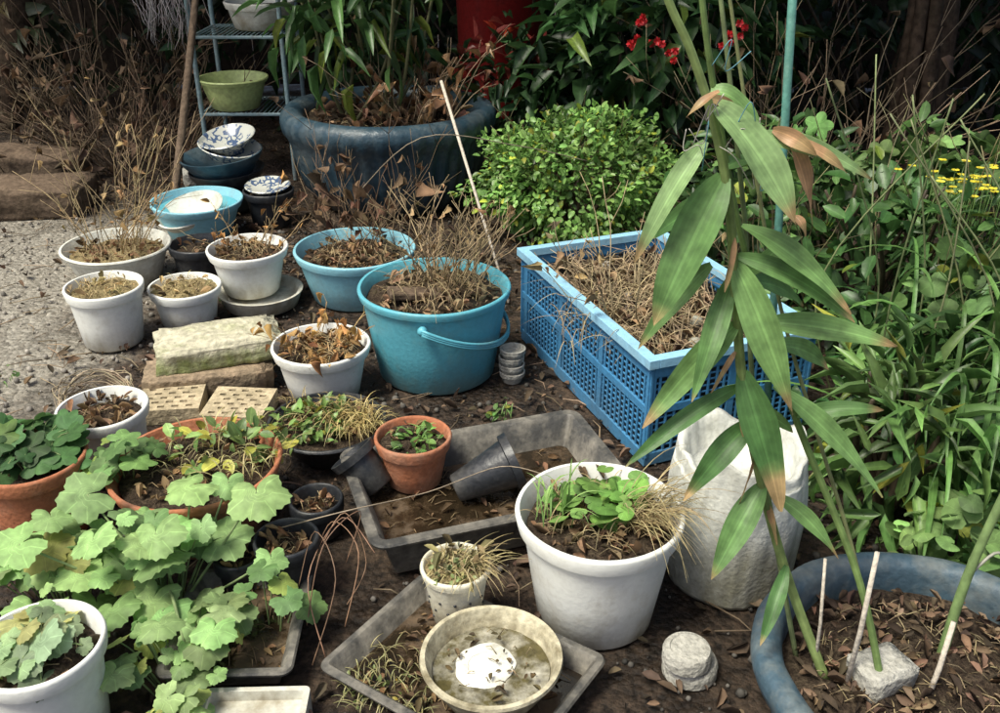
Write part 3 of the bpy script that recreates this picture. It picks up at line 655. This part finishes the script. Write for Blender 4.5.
# ------------------------------------------------------------------ sack
m_=MB();prof=[];ns=44
for j in range(ns+1):
    t=j/ns; z=.31*t; r=.128*(1+.10*math.sin(t*2.8)-.08*t); prof.append((r,z))
prof=[(.11,.0)]+prof+[(.108,.302),(.104,.28),(.10,.24)]
def sw(a,z,j):
    return 1+.035*noise.noise(Vector((math.cos(a)*2.2,math.sin(a)*2.2,z*5)))+.018*noise.noise(Vector((math.cos(a)*9,math.sin(a)*9,z*7)))+.018*(abs(math.sin(a*7+2*math.sin(z*14)))-.5)*(.3+z/.3)
lathe(m_,prof,160,sw,capt=True)
o=m_.obj('white_sack',M_sack,loc=(.475,1.575,0));OCC.append((.475,1.575,.13))
for q in o.data.vertices:
    if q.co.z>.27: a=math.atan2(q.co.y,q.co.x);q.co.z+=.016*math.sin(a*3+1)+.008*math.sin(a*8)
# ------------------------------------------------------------------ lily
mb=MB()
s1=[(.525,1.13,.14),(.464,1.19,.285),(.408,1.2,.441),(.355,1.2,.618),(.324,1.2,.777),(.299,1.2,.918),(.268,1.2,1.022),(.232,1.2,1.107),(.20,1.2,1.165),(.16,1.2,1.26)]
s2=[(.60,1.07,.14),(.555,1.15,.325),(.445,1.22,.566),(.378,1.24,.73),(.326,1.25,.876),(.29,1.25,1.0),(.262,1.24,1.1),(.24,1.24,1.2)]
s3=[(.62,1.16,.14),(.56,1.2,.34),(.48,1.25,.55),(.42,1.3,.72),(.37,1.33,.9),(.33,1.33,1.05),(.29,1.33,1.2)]
s4=[(.49,1.17,.14),(.43,1.24,.4),(.38,1.26,.62),(.345,1.27,.85),(.30,1.27,1.06),(.27,1.28,1.2)]
tube(mb,smooth_pts(s1),.0085,.005,8,(.27,.36,.13));tube(mb,smooth_pts(s2),.0062,.004,8,(.2,.3,.1));tube(mb,smooth_pts(s3),.0035,.0025,8,(.30,.33,.15));tube(mb,smooth_pts(s4),.0045,.003,8,(.24,.3,.14))
LR=random.Random(4)
def lily(b,t,w,col,sag=.03,nrm=(0,-.8,.6),n=14,brown=None):
    b=Vector(b);t=Vector(t);c=(b+t)/2+Vector((0,-.01,sag));V=[];F=[];U=[]
    nv=Vector(nrm);ph=LR.uniform(0,6);bw=LR.uniform(-.25,.25)
    for i in range(n+1):
        s=i/n;p=b*(1-s)**2+c*2*s*(1-s)+t*s*s
        d=((c-b)*(1-s)+(t-c)*s).normalized();nv2=(nv+Vector((bw*s*3,0,0))).normalized();sd_=d.cross(nv2).normalized();nn=sd_.cross(d)
        ww=w*.5*(math.sin(math.pi*min(1,s*.93+.06))**.8)*(1.12-.35*s)
        if i==n: ww=.0004
        wv=.08*w*math.sin(s*9+ph)
        for k,fx in enumerate((-1,-.5,0,.5,1)):
            q=p+sd_*(ww*fx)+nn*(.35*ww*abs(fx)+wv*fx); V.append(tuple(q));U.append((k/4,s))
    for i in range(n):
        for k in range(4):
            a=i*5+k;F.append([a,a+1,a+6,a+5])
    C=np.array([[x for x in col]]*len(V))
    C=C*(1+.12*np.array([noise.noise(Vector(q)*25) for q in V])[:,None]*2)
    br_=brown if brown is not None else LR.choice([.05,.10,.16,.3])
    tb=np.array([min(1,max(0,(q[1]-(1-br_))/.06+ .35*noise.noise(Vector(p)*60))) for q,p in zip(U,V)])[:,None]
    C=C*(1-tb)+np.array([.44,.31,.15])*tb
    mb.add(V,F,C,U)
g1=(.19,.34,.11);g2=(.14,.27,.085);g3=(.27,.42,.17);g4=(.085,.19,.055);br=(.5,.30,.16)
LL=[((.29,1.2,.95),(.207,1.16,.755),.064,g2,.02),((.262,1.2,.995),(.177,1.17,.842),.032,g3,.03),((.27,1.2,1.04),(.372,1.14,.905),.055,g3,.03),
((.30,1.2,1.0),(.482,1.2,.945),.026,g3,.035),((.36,1.2,1.004),(.41,1.19,.888),.03,br,.03),((.32,1.2,.883),(.466,1.15,.777),.034,g1,.03),((.32,1.2,.84),(.478,1.16,.76),.03,g2,.03),
((.316,1.2,.832),(.40,1.12,.64),.05,g1,.02),((.37,1.22,.733),(.55,1.18,.714),.038,g1,.02),((.33,1.2,.74),(.201,1.15,.60),.042,g1,.03),((.345,1.2,.64),(.178,1.14,.54),.028,g4,.03),
((.346,1.2,.665),(.405,1.12,.478),.055,g4,.01),((.40,1.22,.63),(.567,1.16,.474),.036,g1,.03),((.37,1.2,.58),(.27,1.15,.475),.04,g4,.03),((.40,1.2,.47),(.32,1.13,.345),.045,g2,.025),
((.29,1.22,.82),(.195,1.2,.70),.03,g1,.03),((.31,1.25,.9),(.22,1.32,.82),.034,g4,.03),((.35,1.25,.78),(.47,1.35,.7),.034,g4,.03),((.42,1.2,.45),(.52,1.16,.36),.028,g1,.03),
((.40,1.25,.68),(.52,1.33,.6),.034,g2,.03),((.32,1.22,.8),(.26,1.12,.66),.034,g2,.02),((.45,1.18,.33),(.40,1.1,.24),.026,g4,.01),((.3,1.24,.95),(.38,1.33,.93),.03,g2,.02),((.44,1.22,.58),(.56,1.2,.60),.026,g2,.02),
((.27,1.24,1.05),(.335,1.22,1.0),.03,g1,.03),((.29,1.2,.93),(.24,1.2,.86),.022,g3,.02),((.33,1.21,.8),(.42,1.25,.85),.022,g1,.02),((.36,1.21,.6),(.44,1.22,.55),.024,g1,.02)]
for b,t,w_,c,sg in LL: lily(b,t,w_,c,sg,(LR.uniform(-.5,.5),-.7,.65))
for b,t,w_ in (((.345,1.2,1.01),(.395,1.17,.985),.022),((.30,1.22,1.03),(.25,1.2,1.05),.015),((.27,1.19,1.06),(.23,1.18,1.03),.012),((.385,1.19,.9),(.40,1.18,.875),.012),((.31,1.19,.87),(.30,1.17,.8),.012),((.345,1.2,.62),(.36,1.18,.55),.012),((.41,1.2,.44),(.43,1.18,.37),.012),((.335,1.2,.7),(.30,1.18,.64),.010),((.38,1.2,.52),(.36,1.18,.44),.012),((.37,1.19,1.0),(.44,1.18,.96),.018)):
    lily(b,t,w_,br,.01,(LR.uniform(-1,1),-.6,.3),brown=.5)
mb.obj('lily_plant',M_lily)
mb=MB()
for i in range(9):
    x=.27+R.uniform(-.03,.08);z=1.05+R.uniform(-.08,.05)
    p0=Vector((x,1.19,z));d=Vector((R.uniform(-.5,1),0,R.uniform(-.6,.6)));L=R.uniform(.05,.13)
    tube(mb,smooth_pts([p0,p0+d*L*.4+Vector((0,-.01,R.uniform(.0,.03))),p0+d*L*.8+Vector((R.uniform(-.02,.02),0,-.02)),p0+d*L]),.0007,.0007,5,(.14,.34,.40) if i%2 else (.5,.48,.42))
mb.obj('garden_string',M_stem)
m_=MB();tube(m_,[(.63,1.9,0),(.58,1.9,.7),(.52,1.9,1.5)],.0085,.0085,10);m_.obj('teal_plant_stake',M_teal)
for a,b,r in (((.545,1.10,.12),(.548,1.10,.42),.0045),((.665,1.08,.12),(.70,1.12,.27),.005),((.51,1.14,.12),(.50,1.16,.36),.003)):
    m_=MB();tube(m_,[a,tuple((Vector(a)+Vector(b))/2+Vector((.003,0,0))),b],r,r*.8,8);m_.obj('pale_plant_stake',M_stick)
m_=MB();tube(m_,[(-.215,3.55,.62),(-.09,3.2,.32),(.03,2.95,0)],.006,.005,8);m_.obj('pale_plant_stake',M_stick)
m_=MB();tube(m_,smooth_pts([(.72,1.16,.12),(.745,1.19,.3),(.79,1.22,.47)]),.009,.007,8,(.18,.27,.10));tube(m_,smooth_pts([(.745,1.19,.3),(.79,1.2,.34),(.82,1.2,.27)]),.003,.002,6,(.4,.4,.33));m_.obj('cut_lily_stalk',M_stem)
# ------------------------------------------------------------------ potted plants
def plant(name,fn,mats):
    mb=MB();fn(mb);return mb.obj(name,mats)
plant('dried_twiggy_plant',lambda m:(twigs(m,(-.15,2.5,.24),.11,.36,40,(.44,.33,.19),.0024,.45,40,(.36,.25,.12),.022,branch=5),grass(m,(-.17,2.48,.24),.15,120,.13,.0014,STRAW,1.1)),[M_dry])
plant('withered_plant',lambda m:(twigs(m,(-.49,2.33,.13),.08,.15,22,(.45,.3,.14),.0018,1.3,60,(.52,.30,.11),.032,branch=3),grass(m,(-.49,2.33,.13),.09,80,.08,.0014,(.48,.35,.18),1.2)),[M_dry])
plant('withered_plant',lambda m:(twigs(m,(-.82,2.97,.17),.08,.26,12,(.42,.3,.16),.0018,.9,26,(.5,.28,.1),.03,branch=3),grass(m,(-.83,2.97,.18),.08,70,.08,.0013,STRAW,1.2)),[M_dry])
plant('withered_plant',lambda m:(twigs(m,(-1.36,3.16,.11),.11,.5,30,(.42,.32,.18),.0022,.5,40,(.42,.28,.13),.03,branch=4),grass(m,(-1.34,3.13,.11),.13,90,.1,.0014,STRAW,1.1)),[M_dry])
plant('withered_plant',lambda m:(twigs(m,(-.50,3.1,.13),.12,.40,12,(.25,.17,.10),.0022,.7,22,(.2,.12,.07),.055,branch=3),grass(m,(-.49,3.05,.14),.14,80,.09,.0014,STRAW,1.1)),[M_dry])
plant('withered_plant',lambda m:twigs(m,(-.55,3.55,0),.25,.55,26,(.22,.15,.09),.0026,.7,70,(.17,.10,.06),.06,branch=3),[M_dry])
plant('withered_plant',lambda m:(twigs(m,(.33,2.35,.22),.2,.36,30,(.46,.36,.21),.0024,.8,30,(.36,.25,.13),.035,branch=2),grass(m,(.33,2.3,.22),.2,160,.16,.0016,(.44,.35,.2),1.2),grass(m,(.45,2.5,.22),.16,100,.16,.0016,(.44,.35,.2),1.2)),[M_dry])
plant('dry_grass_tufts',lambda m:(grass(m,(-1.0,2.8,.125),.08,90,.04,.0013,(.5,.4,.2),1.2),grass(m,(-1.2,2.66,.18),.08,90,.04,.0013,(.5,.4,.2),1.2)),[M_dry])
def strawberry(m):
    n=40;a=NR.uniform(0,6.28,n);q=.10*np.sqrt(NR.uniform(0,1,n));P=np.stack([.19+q*np.cos(a),1.465+q*np.sin(a)*.8,.235+NR.uniform(0,.045,n)],1)
    s=NR.uniform(.012,.028,n)
    scatter(m,T_HEART,P,NR.normal(size=(n,3))*np.array([1,1,.35]),NR.normal(size=(n,3))*.5+np.array([0,-.2,1.]),s,s,colvar((.19,.36,.08),n,.4))
    grass(m,(.10,1.43,.22),.04,18,.17,.0022,(.28,.44,.14),.5)
    grass(m,(.26,1.44,.225),.05,150,.14,.0013,(.44,.36,.19),1.2,(1.1,-.4))
    grass(m,(.185,1.46,.22),.12,90,.07,.0013,(.38,.30,.16),1.1)
plant('strawberry_plant',strawberry,[M_round])
plant('small_seedlings',lambda m:(grass(m,(-.195,1.81,.155),.05,16,.09,.003,(.2,.36,.1),.6),bush(m,(-.19,1.8,.165),(.05,.05,.03),36,T_OVAL,.014,.022,(.16,.31,.08),hem=True)),[M_leaf])
def succ(m):
    bush(m,(-.46,2.0,.09),(.11,.1,.055),200,T_OVAL,.014,.026,(.22,.34,.1),hem=True)
    grass(m,(-.36,2.0,.09),.07,230,.10,.0015,(.52,.42,.18),1.0,(.4,-.6))
    grass(m,(-.45,2.04,.09),.09,80,.08,.0015,(.45,.36,.16),1.0)
plant('succulent_clump',succ,[M_leaf])
plant('dry_moss_tuft',lambda m:(grass(m,(-.083,1.405,.135),.05,120,.045,.0014,(.44,.38,.19),1.1),grass(m,(-.05,1.40,.14),.03,70,.07,.0013,(.40,.33,.17),1.3,(1.2,-.3)),bush(m,(-.083,1.405,.14),(.055,.055,.02),60,T_OVAL,.009,.012,(.25,.32,.13),hem=True)),[M_leaf])
plant('moss_tuft',lambda m:(bush(m,(-.21,1.24,.014),(.07,.05,.015),70,T_OVAL,.007,.012,(.16,.20,.07),hem=True),grass(m,(-.2,1.24,.018),.09,130,.045,.0011,(.34,.32,.15),1.2),grass(m,(-.12,1.16,.018),.06,60,.04,.0011,(.26,.26,.12),1.1)),[M_leaf])
plant('herb_plant',lambda m:(bush(m,(-.60,1.78,.16),(.13,.09,.06),80,T_OVAL,.022,.036,(.22,.34,.11),hem=True,dead=.25),grass(m,(-.6,1.76,.15),.13,120,.09,.0018,(.44,.40,.19),1.0)),[M_leaf])
def petioled(m,c,r,n,T,size,col,h=(.06,.18),spread=1.2,stemcol=(.28,.37,.16)):
    P=[];D=[];U_=[]
    for i in range(n):
        a=R.uniform(0,6.28);q=math.sqrt(R.random())
        tip=Vector((c[0]+r[0]*q*math.cos(a),c[1]+r[1]*q*math.sin(a),c[2]+R.uniform(*h)*(1.15-.6*q)))
        root=Vector((c[0]+r[0]*.45*q*math.cos(a),c[1]+r[1]*.45*q*math.sin(a),c[2]-.02))
        mid=(tip+root)/2+Vector((0,0,.02))
        tube(m,smooth_pts([root,mid,tip],3),.0018,.0013,5,tn(stemcol,.7,1.1))
        out=Vector((math.cos(a),math.sin(a),0))*q+Vector((R.uniform(-.8,.8),R.uniform(-.9,.4),R.uniform(-.4,.15)))
        P.append(tuple(tip));D.append(tuple(out));U_.append((R.uniform(-.6,.6)+math.cos(a)*.2,R.uniform(-.8,.3),1.0))
    s=NR.uniform(.4,1.2,n)*size
    C=colvar(col,n,.35,.08); y=NR.uniform(size=(n,1))<.1; C=np.where(y,C*np.array([1.5,1.1,.8]),C)
    scatter(m,T,P,D,U_,s,s,C)
plant('ivy_plant',lambda m:petioled(m,(-1.01,1.72,.19),(.12,.10),46,T_IVY,.034,(.07,.16,.05),(.0,.07)),[M_round])
plant('ivy_plant',lambda m:petioled(m,(-.80,1.70,.17),(.08,.08),14,T_IVY,.032,(.17,.30,.10),(.0,.07)),[M_round])
plant('geranium_plant',lambda m:petioled(m,(-.744,1.15,.18),(.08,.07),24,T_ROUND,.032,(.31,.42,.22),(.0,.05)),[M_round])
SG=(.29,.45,.175)
def squash(m):
    petioled(m,(-.66,1.42,.07),(.16,.12),34,T_ROUND,.047,SG,(.05,.18))
    petioled(m,(-.57,1.25,.03),(.13,.11),36,T_ROUND,.034,SG,(.05,.17))
    petioled(m,(-.84,1.43,.05),(.15,.10),28,T_ROUND,.045,(.25,.39,.14),(.06,.17))
    petioled(m,(-.80,1.30,.02),(.09,.05),10,T_ROUND,.035,SG,(.06,.15))
    petioled(m,(-.53,1.10,.02),(.08,.06),16,T_ROUND,.027,SG,(.03,.12))
    petioled(m,(-.44,1.38,.03),(.09,.08),9,T_ROUND,.026,(.2,.35,.12),(.05,.16))
    P=[(-.465,1.50,.245),(-.60,1.53,.24),(-.55,1.60,.20),(-.79,1.50,.24),(-.86,1.36,.23),(-.43,1.42,.15),(-.72,1.35,.25),(-.62,1.38,.24)]
    D=[(.3,-.8,-.2),(-.5,-.6,0),(.2,-.9,-.3),(-.7,-.4,0),(-.6,-.6,-.2),(.3,-1,-.4),(.2,-.8,-.1),(.3,-.8,-.2)]
    s=np.array([.058,.05,.038,.052,.046,.032,.042,.05])
    scatter(m,T_ROUND,P,D,[(.1,-.6,1),(-.3,-.4,1),(.4,-.6,1),(-.2,-.9,1),(.2,-.3,1),(.5,-.7,1),(-.3,-.5,1),(0,-.8,1)],s,s,colvar((.33,.51,.19),8,.12,.05))
    for p in P: tube(m,smooth_pts([(-.62,1.42,.03),((p[0]-.62)/2,(p[1]+1.42)/2,p[2]*.55),p]),.003,.002,6,(.3,.4,.18))
    tube(m,smooth_pts([(-.66,1.45,.05),(-.6,1.35,.12),(-.55,1.25,.06),(-.5,1.15,.05)]),.004,.002,6,(.3,.4,.18))
plant('squash_vine',squash,[M_round])
mb=MB()
tube(mb,smooth_pts([(-.45,1.55,.12),(-.3,1.5,.2),(-.15,1.62,.16),(.0,1.7,.17),(.1,1.62,.2)]),.0015,.001,5,(.35,.28,.2))
for P in ([(-.36,1.35,.05),(-.33,1.42,.18),(-.27,1.5,.2),(-.30,1.47,.1)],[(-.32,1.3,.02),(-.36,1.4,.12),(-.31,1.52,.17),(-.24,1.45,.14)],[(-.34,1.28,.02),(-.30,1.36,.15),(-.35,1.45,.19),(-.38,1.4,.1)],[(-.30,1.4,.0),(-.28,1.5,.1),(-.34,1.56,.13),(-.38,1.5,.06)],[(-.36,1.5,.1),(-.31,1.55,.16),(-.27,1.52,.06),(-.3,1.44,.02)]):
    tube(mb,smooth_pts(P),.0013,.0009,5,tn((.22,.13,.08),.7,1.6))
tube(mb,smooth_pts([(-.5,3.2,.3),(-.25,3.0,.55),(.05,3.1,.5),(.3,3.2,.42)]),.002,.0015,5,(.3,.25,.18))
mb.obj('dry_runner_stems',M_stem)
mb=MB()
for k in range(24):
    rr=.085+R.uniform(-.014,.014);ph=R.uniform(0,6);pts=[]
    for i in range(21):
        a=2*math.pi*i/20;pts.append((-1.07+rr*math.cos(a),2.19+rr*math.sin(a),.03+.02*math.sin(a*2+ph)+R.uniform(0,.012)+k*.0025))
    tube(mb,pts,.0014,.0014,4,tn((.5,.4,.27),.6,1.2))
mb.obj('dried_vine_wreath',M_stem)
# ------------------------------------------------------------------ shrubs
def shrub(name,parts,mats=[M_leaf],stems=None,extra=None):
    mb=MB()
    for p in parts: bush(mb,*p[0],**p[1])
    if stems:
        for (c,n,h,r) in stems:
            for i in range(n):
                a=R.uniform(0,6.28);t=Vector((c[0]+r*math.cos(a)*R.random(),c[1]+r*math.sin(a)*R.random(),h*R.uniform(.7,1)))
                tube(mb,smooth_pts([c,tuple((Vector(c)+t)/2+Vector((R.uniform(-.05,.05),R.uniform(-.05,.05),0))),tuple(t)],4),.012,.004,6,(.09,.07,.045))
    if extra: extra(mb)
    return mb.obj(name,mats)
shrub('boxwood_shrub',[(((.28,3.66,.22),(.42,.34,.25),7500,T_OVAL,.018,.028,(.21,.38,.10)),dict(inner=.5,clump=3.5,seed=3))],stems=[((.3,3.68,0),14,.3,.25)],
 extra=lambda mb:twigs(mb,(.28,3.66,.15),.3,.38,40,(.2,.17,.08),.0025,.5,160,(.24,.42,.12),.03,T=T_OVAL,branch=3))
def berries(mb):
    for c in ((.52,3.95,.70),(.62,3.93,.72),(.68,3.9,.66),(.88,3.88,.72),(.55,3.98,.78),(.95,3.9,.76)):
        for k in range(3):
            p=np.array((c[0]+R.uniform(-.03,.03),c[1]-.05+R.uniform(-.02,.02),c[2]+R.uniform(-.025,.025)));n=9
            a=np.arange(n)*.7+R.random()
            scatter(mb,T_OVAL,np.tile(p,(n,1)),np.stack([np.cos(a),NR.uniform(-.8,.2,n),np.sin(a)],1),NR.normal(size=(n,3))*.5+np.array([0,-1,.3]),.012,.018,colvar((.6,.025,.03),n,.3,.05))
shrub('red_flowering_shrub',[(((.70,4.35,.62),(.62,.42,.42),850,T_LANCE,.055,.15,(.045,.105,.035)),dict(inner=.3,seed=9))],stems=[((.7,4.35,0),12,.8,.5)],extra=berries)
shrub('camellia_shrub',[(((.90,3.15,.28),(.34,.3,.32),480,T_LANCE,.035,.085,(.05,.115,.035)),dict(seed=19,inner=.2)),(((1.12,2.6,.26),(.42,.45,.30),650,T_OVAL,.035,.07,(.06,.14,.04)),dict(seed=21,inner=.2,clump=1.5))],stems=[((1.1,2.7,0),16,.55,.4)],
 extra=lambda mb:twigs(mb,(1.1,2.7,0),.4,.75,46,(.22,.2,.1),.003,.5,170,(.11,.22,.065),.05,T=T_OVAL,branch=3))
def yellowf(mb):
    for k in range(42):
        c=(1.25+R.gauss(0,.06),2.5+R.uniform(-.1,.1),.555+R.gauss(0,.018))
        tube(mb,[(c[0]+R.uniform(-.03,.03),c[1]+.03,.3),c],.0013,.001,4,(.15,.25,.07))
        P=np.tile(np.array(c),(6,1));a=np.arange(6)*1.047+R.random()
        scatter(mb,T_OVAL,P,np.stack([np.cos(a),np.sin(a),np.full(6,.3)],1),np.tile([R.uniform(-.5,.5),-.6,1.],(6,1)),.007,.012,colvar((.72,.62,.05),6,.2,.05))
shrub('yellow_flowering_shrub',[(((1.27,2.55,.40),(.2,.18,.15),240,T_LANCE,.012,.05,(.08,.17,.05)),dict(seed=31))],extra=yellowf)
shrub('climbing_vine',[(((1.30,2.9,.48),(.30,.25,.16),120,T_IVY,.038,.038,(.17,.30,.09)),dict(seed=41,inner=.1)),(((1.2,2.15,.36),(.28,.2,.2),100,T_HEART,.032,.032,(.13,.25,.07)),dict(seed=42,inner=.1)),(((.85,2.9,.5),(.2,.2,.15),60,T_IVY,.035,.035,(.15,.28,.08)),dict(seed=43,inner=.1))],[M_round])
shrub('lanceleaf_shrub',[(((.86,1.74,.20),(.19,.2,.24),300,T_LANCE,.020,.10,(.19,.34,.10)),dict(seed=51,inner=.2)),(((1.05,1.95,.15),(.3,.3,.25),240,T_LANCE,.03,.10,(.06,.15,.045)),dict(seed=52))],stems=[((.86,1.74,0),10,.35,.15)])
shrub('heartleaf_groundcover',[(((.93,1.46,.16),(.20,.12,.14),95,T_HEART,.028,.028,(.24,.40,.13)),dict(seed=61,upb=.6,inner=.2)),(((1.15,1.55,.15),(.2,.2,.2),100,T_HEART,.03,.03,(.14,.27,.09)),dict(seed=62,upb=.6,inner=.2))],[M_round])
mb=MB()
for i in range(80):
    a=R.uniform(0,6.28);c=(1.10+R.uniform(-.18,.22),1.85+R.uniform(-.27,.3),0)
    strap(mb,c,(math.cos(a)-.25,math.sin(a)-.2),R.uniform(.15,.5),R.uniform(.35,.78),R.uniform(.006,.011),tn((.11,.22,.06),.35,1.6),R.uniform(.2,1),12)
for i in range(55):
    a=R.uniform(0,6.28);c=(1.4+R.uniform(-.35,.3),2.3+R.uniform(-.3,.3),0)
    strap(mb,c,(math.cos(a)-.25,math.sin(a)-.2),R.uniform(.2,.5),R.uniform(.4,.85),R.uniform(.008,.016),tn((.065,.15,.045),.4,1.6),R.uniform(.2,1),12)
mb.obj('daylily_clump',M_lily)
mb=MB()
for i in range(18):
    x=1.2+R.uniform(-.3,.35);y=2.0+R.uniform(-.2,.4)
    tube(mb,smooth_pts([(x,y,0),(x+R.uniform(-.1,.1),y,.4),(x+R.uniform(-.3,.2),y+R.uniform(-.1,.1),R.uniform(.7,.95))]),.003,.002,5,tn((.24,.28,.13),.6,1.2))
mb.obj('bare_green_stalks',M_stem)
def oleander(mb):
    for k in range(13):
        a=R.uniform(0,6.28);b=(-.55+.12*math.cos(a),4.12+.1*math.sin(a),.35);t=(b[0]+R.uniform(-.3,.3),b[1]+R.uniform(-.25,.1),R.uniform(.75,1.25))
        tube(mb,smooth_pts([b,((b[0]+t[0])/2,(b[1]+t[1])/2,.6),t],5),.009,.005,6,(.18,.18,.09))
    twigs(mb,(-.35,4.0,.37),.2,.42,40,(.36,.27,.17),.003,.8,80,(.3,.18,.09),.055,branch=3)
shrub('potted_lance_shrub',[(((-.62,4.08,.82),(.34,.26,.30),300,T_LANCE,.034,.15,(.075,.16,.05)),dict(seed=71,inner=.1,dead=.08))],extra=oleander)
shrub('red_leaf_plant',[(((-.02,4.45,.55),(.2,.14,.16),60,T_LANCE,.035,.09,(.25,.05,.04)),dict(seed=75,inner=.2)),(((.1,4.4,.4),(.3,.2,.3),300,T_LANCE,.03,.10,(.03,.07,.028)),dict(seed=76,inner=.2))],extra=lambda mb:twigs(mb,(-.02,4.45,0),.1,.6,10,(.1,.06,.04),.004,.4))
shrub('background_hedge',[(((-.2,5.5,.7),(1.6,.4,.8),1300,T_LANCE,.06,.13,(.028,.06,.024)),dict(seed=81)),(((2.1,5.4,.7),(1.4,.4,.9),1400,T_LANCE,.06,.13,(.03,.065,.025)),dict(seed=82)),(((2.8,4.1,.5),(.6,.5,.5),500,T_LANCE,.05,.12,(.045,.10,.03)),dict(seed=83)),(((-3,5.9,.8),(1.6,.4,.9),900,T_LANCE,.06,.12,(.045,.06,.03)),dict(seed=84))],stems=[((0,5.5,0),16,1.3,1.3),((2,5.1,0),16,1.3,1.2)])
mb=MB()
for (c,n,h,r,cl) in (((-2.0,5.0,0),80,.9,.5,(.2,.145,.09)),((-1.7,4.5,0),46,.6,.3,(.28,.2,.13)),((-2.6,4.6,0),40,.6,.5,(.2,.145,.09)),((1.35,4.0,0),56,1.0,.35,(.38,.29,.18))):
    twigs(mb,c,r,h,n,cl,.0035,.9,n*2,(.17,.11,.065),.055,branch=4)
mb.obj('tangled_dry_vines',M_dry)
mb=MB()
for k in range(60):
    x=-1.42+R.uniform(-.12,.12);y=4.3+R.uniform(-.05,.05);pts=[(x,y,.95)]
    for j in range(5): pts.append((pts[-1][0]+R.uniform(-.03,.03),pts[-1][1]+R.uniform(-.02,.02),pts[-1][2]-R.uniform(.02,.09)))
    tube(mb,pts,.002,.001,4,tn((.45,.42,.42),.6,1.2))
mb.obj('hanging_dried_grass',M_dry)
mb=MB()
for k in range(90):
    x=-7+k*.155; box(mb,(x,6.6+R.uniform(-.01,.01),.95+R.uniform(-.02,.02)),(.148,.02,1.9))
box(mb,(0,6.64,.4),(14,.05,.08));box(mb,(0,6.64,1.5),(14,.05,.08))
mb.obj('dark_backdrop_boards',M_backdrop,smooth=False)  # added backdrop, stands in for the dark depth inside the hedge
def tree(name,base,lean,h,crown,seed):
    mb=MB();b=Vector(base);tp=b+Vector(lean)+Vector((0,0,h))
    pts=smooth_pts([b,b+Vector(lean)*.3+Vector((.04,0,h*.3)),b+Vector(lean)*.7+Vector((-.03,.04,h*.7)),tp],6)
    tube(mb,pts,.125,.07,14,(1,1,1),0)
    for k in range(5):
        a=k*1.3;tube(mb,smooth_pts([b+Vector((.2*math.cos(a),.2*math.sin(a),-.02)),b+Vector((.1*math.cos(a),.1*math.sin(a),.1)),b+Vector((.06*math.cos(a),.06*math.sin(a),.5)),pts[14]]),.05,.02,8)
    c=Vector(crown[0])
    for k in range(12):
        a=R.uniform(0,6.28);t=c+Vector((crown[1][0]*.7*math.cos(a),crown[1][1]*.7*math.sin(a),R.uniform(-.2,.3)))
        s=pts[R.randint(10,len(pts)-1)]
        tube(mb,smooth_pts([s,(s+t)/2+Vector((0,0,.25)),t],5),.045,.012,8,(1,1,1),0)
    bush(mb,crown[0],crown[1],crown[2],T_OVAL,.10,.17,(.05,.11,.03),inner=.1,mi=1,seed=seed)
    return mb.obj(name,[M_bark,M_leaf])
tree('unseen_shade_tree',(1.80,4.2,0),(.15,.5,0),2.3,((1.7,4.7,2.9),(2.5,2.2,.75),7500),5)  # trunk in view; unseen crown shaped to shade the background
tree('unseen_shade_tree',(-2.9,5.6,0),(.5,.2,0),2.4,((-1.7,5.6,2.9),(2.6,1.9,.75),6500),6)  # out-of-view tree added to darken the far left
# ------------------------------------------------------------------ litter, pebbles, twigs
def free(x,y,m=.0):
    for (a,b,r) in OCC:
        if (x-a)**2+(y-b)**2<(r*.85+m)**2: return False
    return True
P=[]
while len(P)<6500:
    x=R.uniform(-2.6,2.2);y=R.uniform(1.0,5.6)
    dens=.15 if (x<-1.25 and y<3.9) else 1
    if R.random()<dens and free(x,y): P.append((x,y,R.uniform(.002,.014)))
n=len(P);P=np.array(P);s=NR.uniform(.2,1,n)**2*.036+.009;mb=MB()
scatter(mb,T_DRY,P,NR.normal(size=(n,3))*np.array([1,1,.2]),NR.normal(size=(n,3))*.4+np.array([0,0,1.]),s*.5,s,colvar((.12,.08,.05),n,.75,.1))
mb.obj('leaf_litter',M_dry)
mb=MB();ct=0
while ct<3200:
    x=R.uniform(-2.9,-.95) if ct<2000 else R.uniform(-.9,.9);y=R.uniform(1.0,3.9)
    if not free(x,y): ct+=.2;continue
    r=R.choice([.003,.004,.006,.009])*R.uniform(.7,1.2);g=R.uniform(.18,.48) if ct<2000 else R.uniform(.03,.2);blob(mb,(x,y,r*.2),r,(g,g*.92,g*.8),6,4);ct+=1
mb.obj('gravel',M_dry)
mb=MB()
for k in range(800):
    x=R.uniform(-2.2,1);y=R.uniform(1.0,4.6)
    if not free(x,y): continue
    a=R.uniform(0,6.28);l=R.uniform(.03,.16)
    tube(mb,[(x,y,.006),(x+l*.5*math.cos(a)+.01,y+l*.5*math.sin(a),.012),(x+l*math.cos(a),y+l*math.sin(a),.008)],R.uniform(.001,.0025),.001,5,tn((.27,.2,.13),.4,1.7))
mb.obj('fallen_twigs',M_dry)
mb=MB()
for (x,y,q) in ((-.62,2.08,.05),(.0,2.2,.04),(-.9,2.95,.05),(-1.45,2.4,.07)):
    grass(mb,(x,y,0),q,18,.05,.0018,(.17,.29,.09),.7);bush(mb,(x,y,.005),(q,q,.02),20,T_OVAL,.012,.017,(.13,.25,.07),hem=True)
mb.obj('ground_weeds',M_leaf)
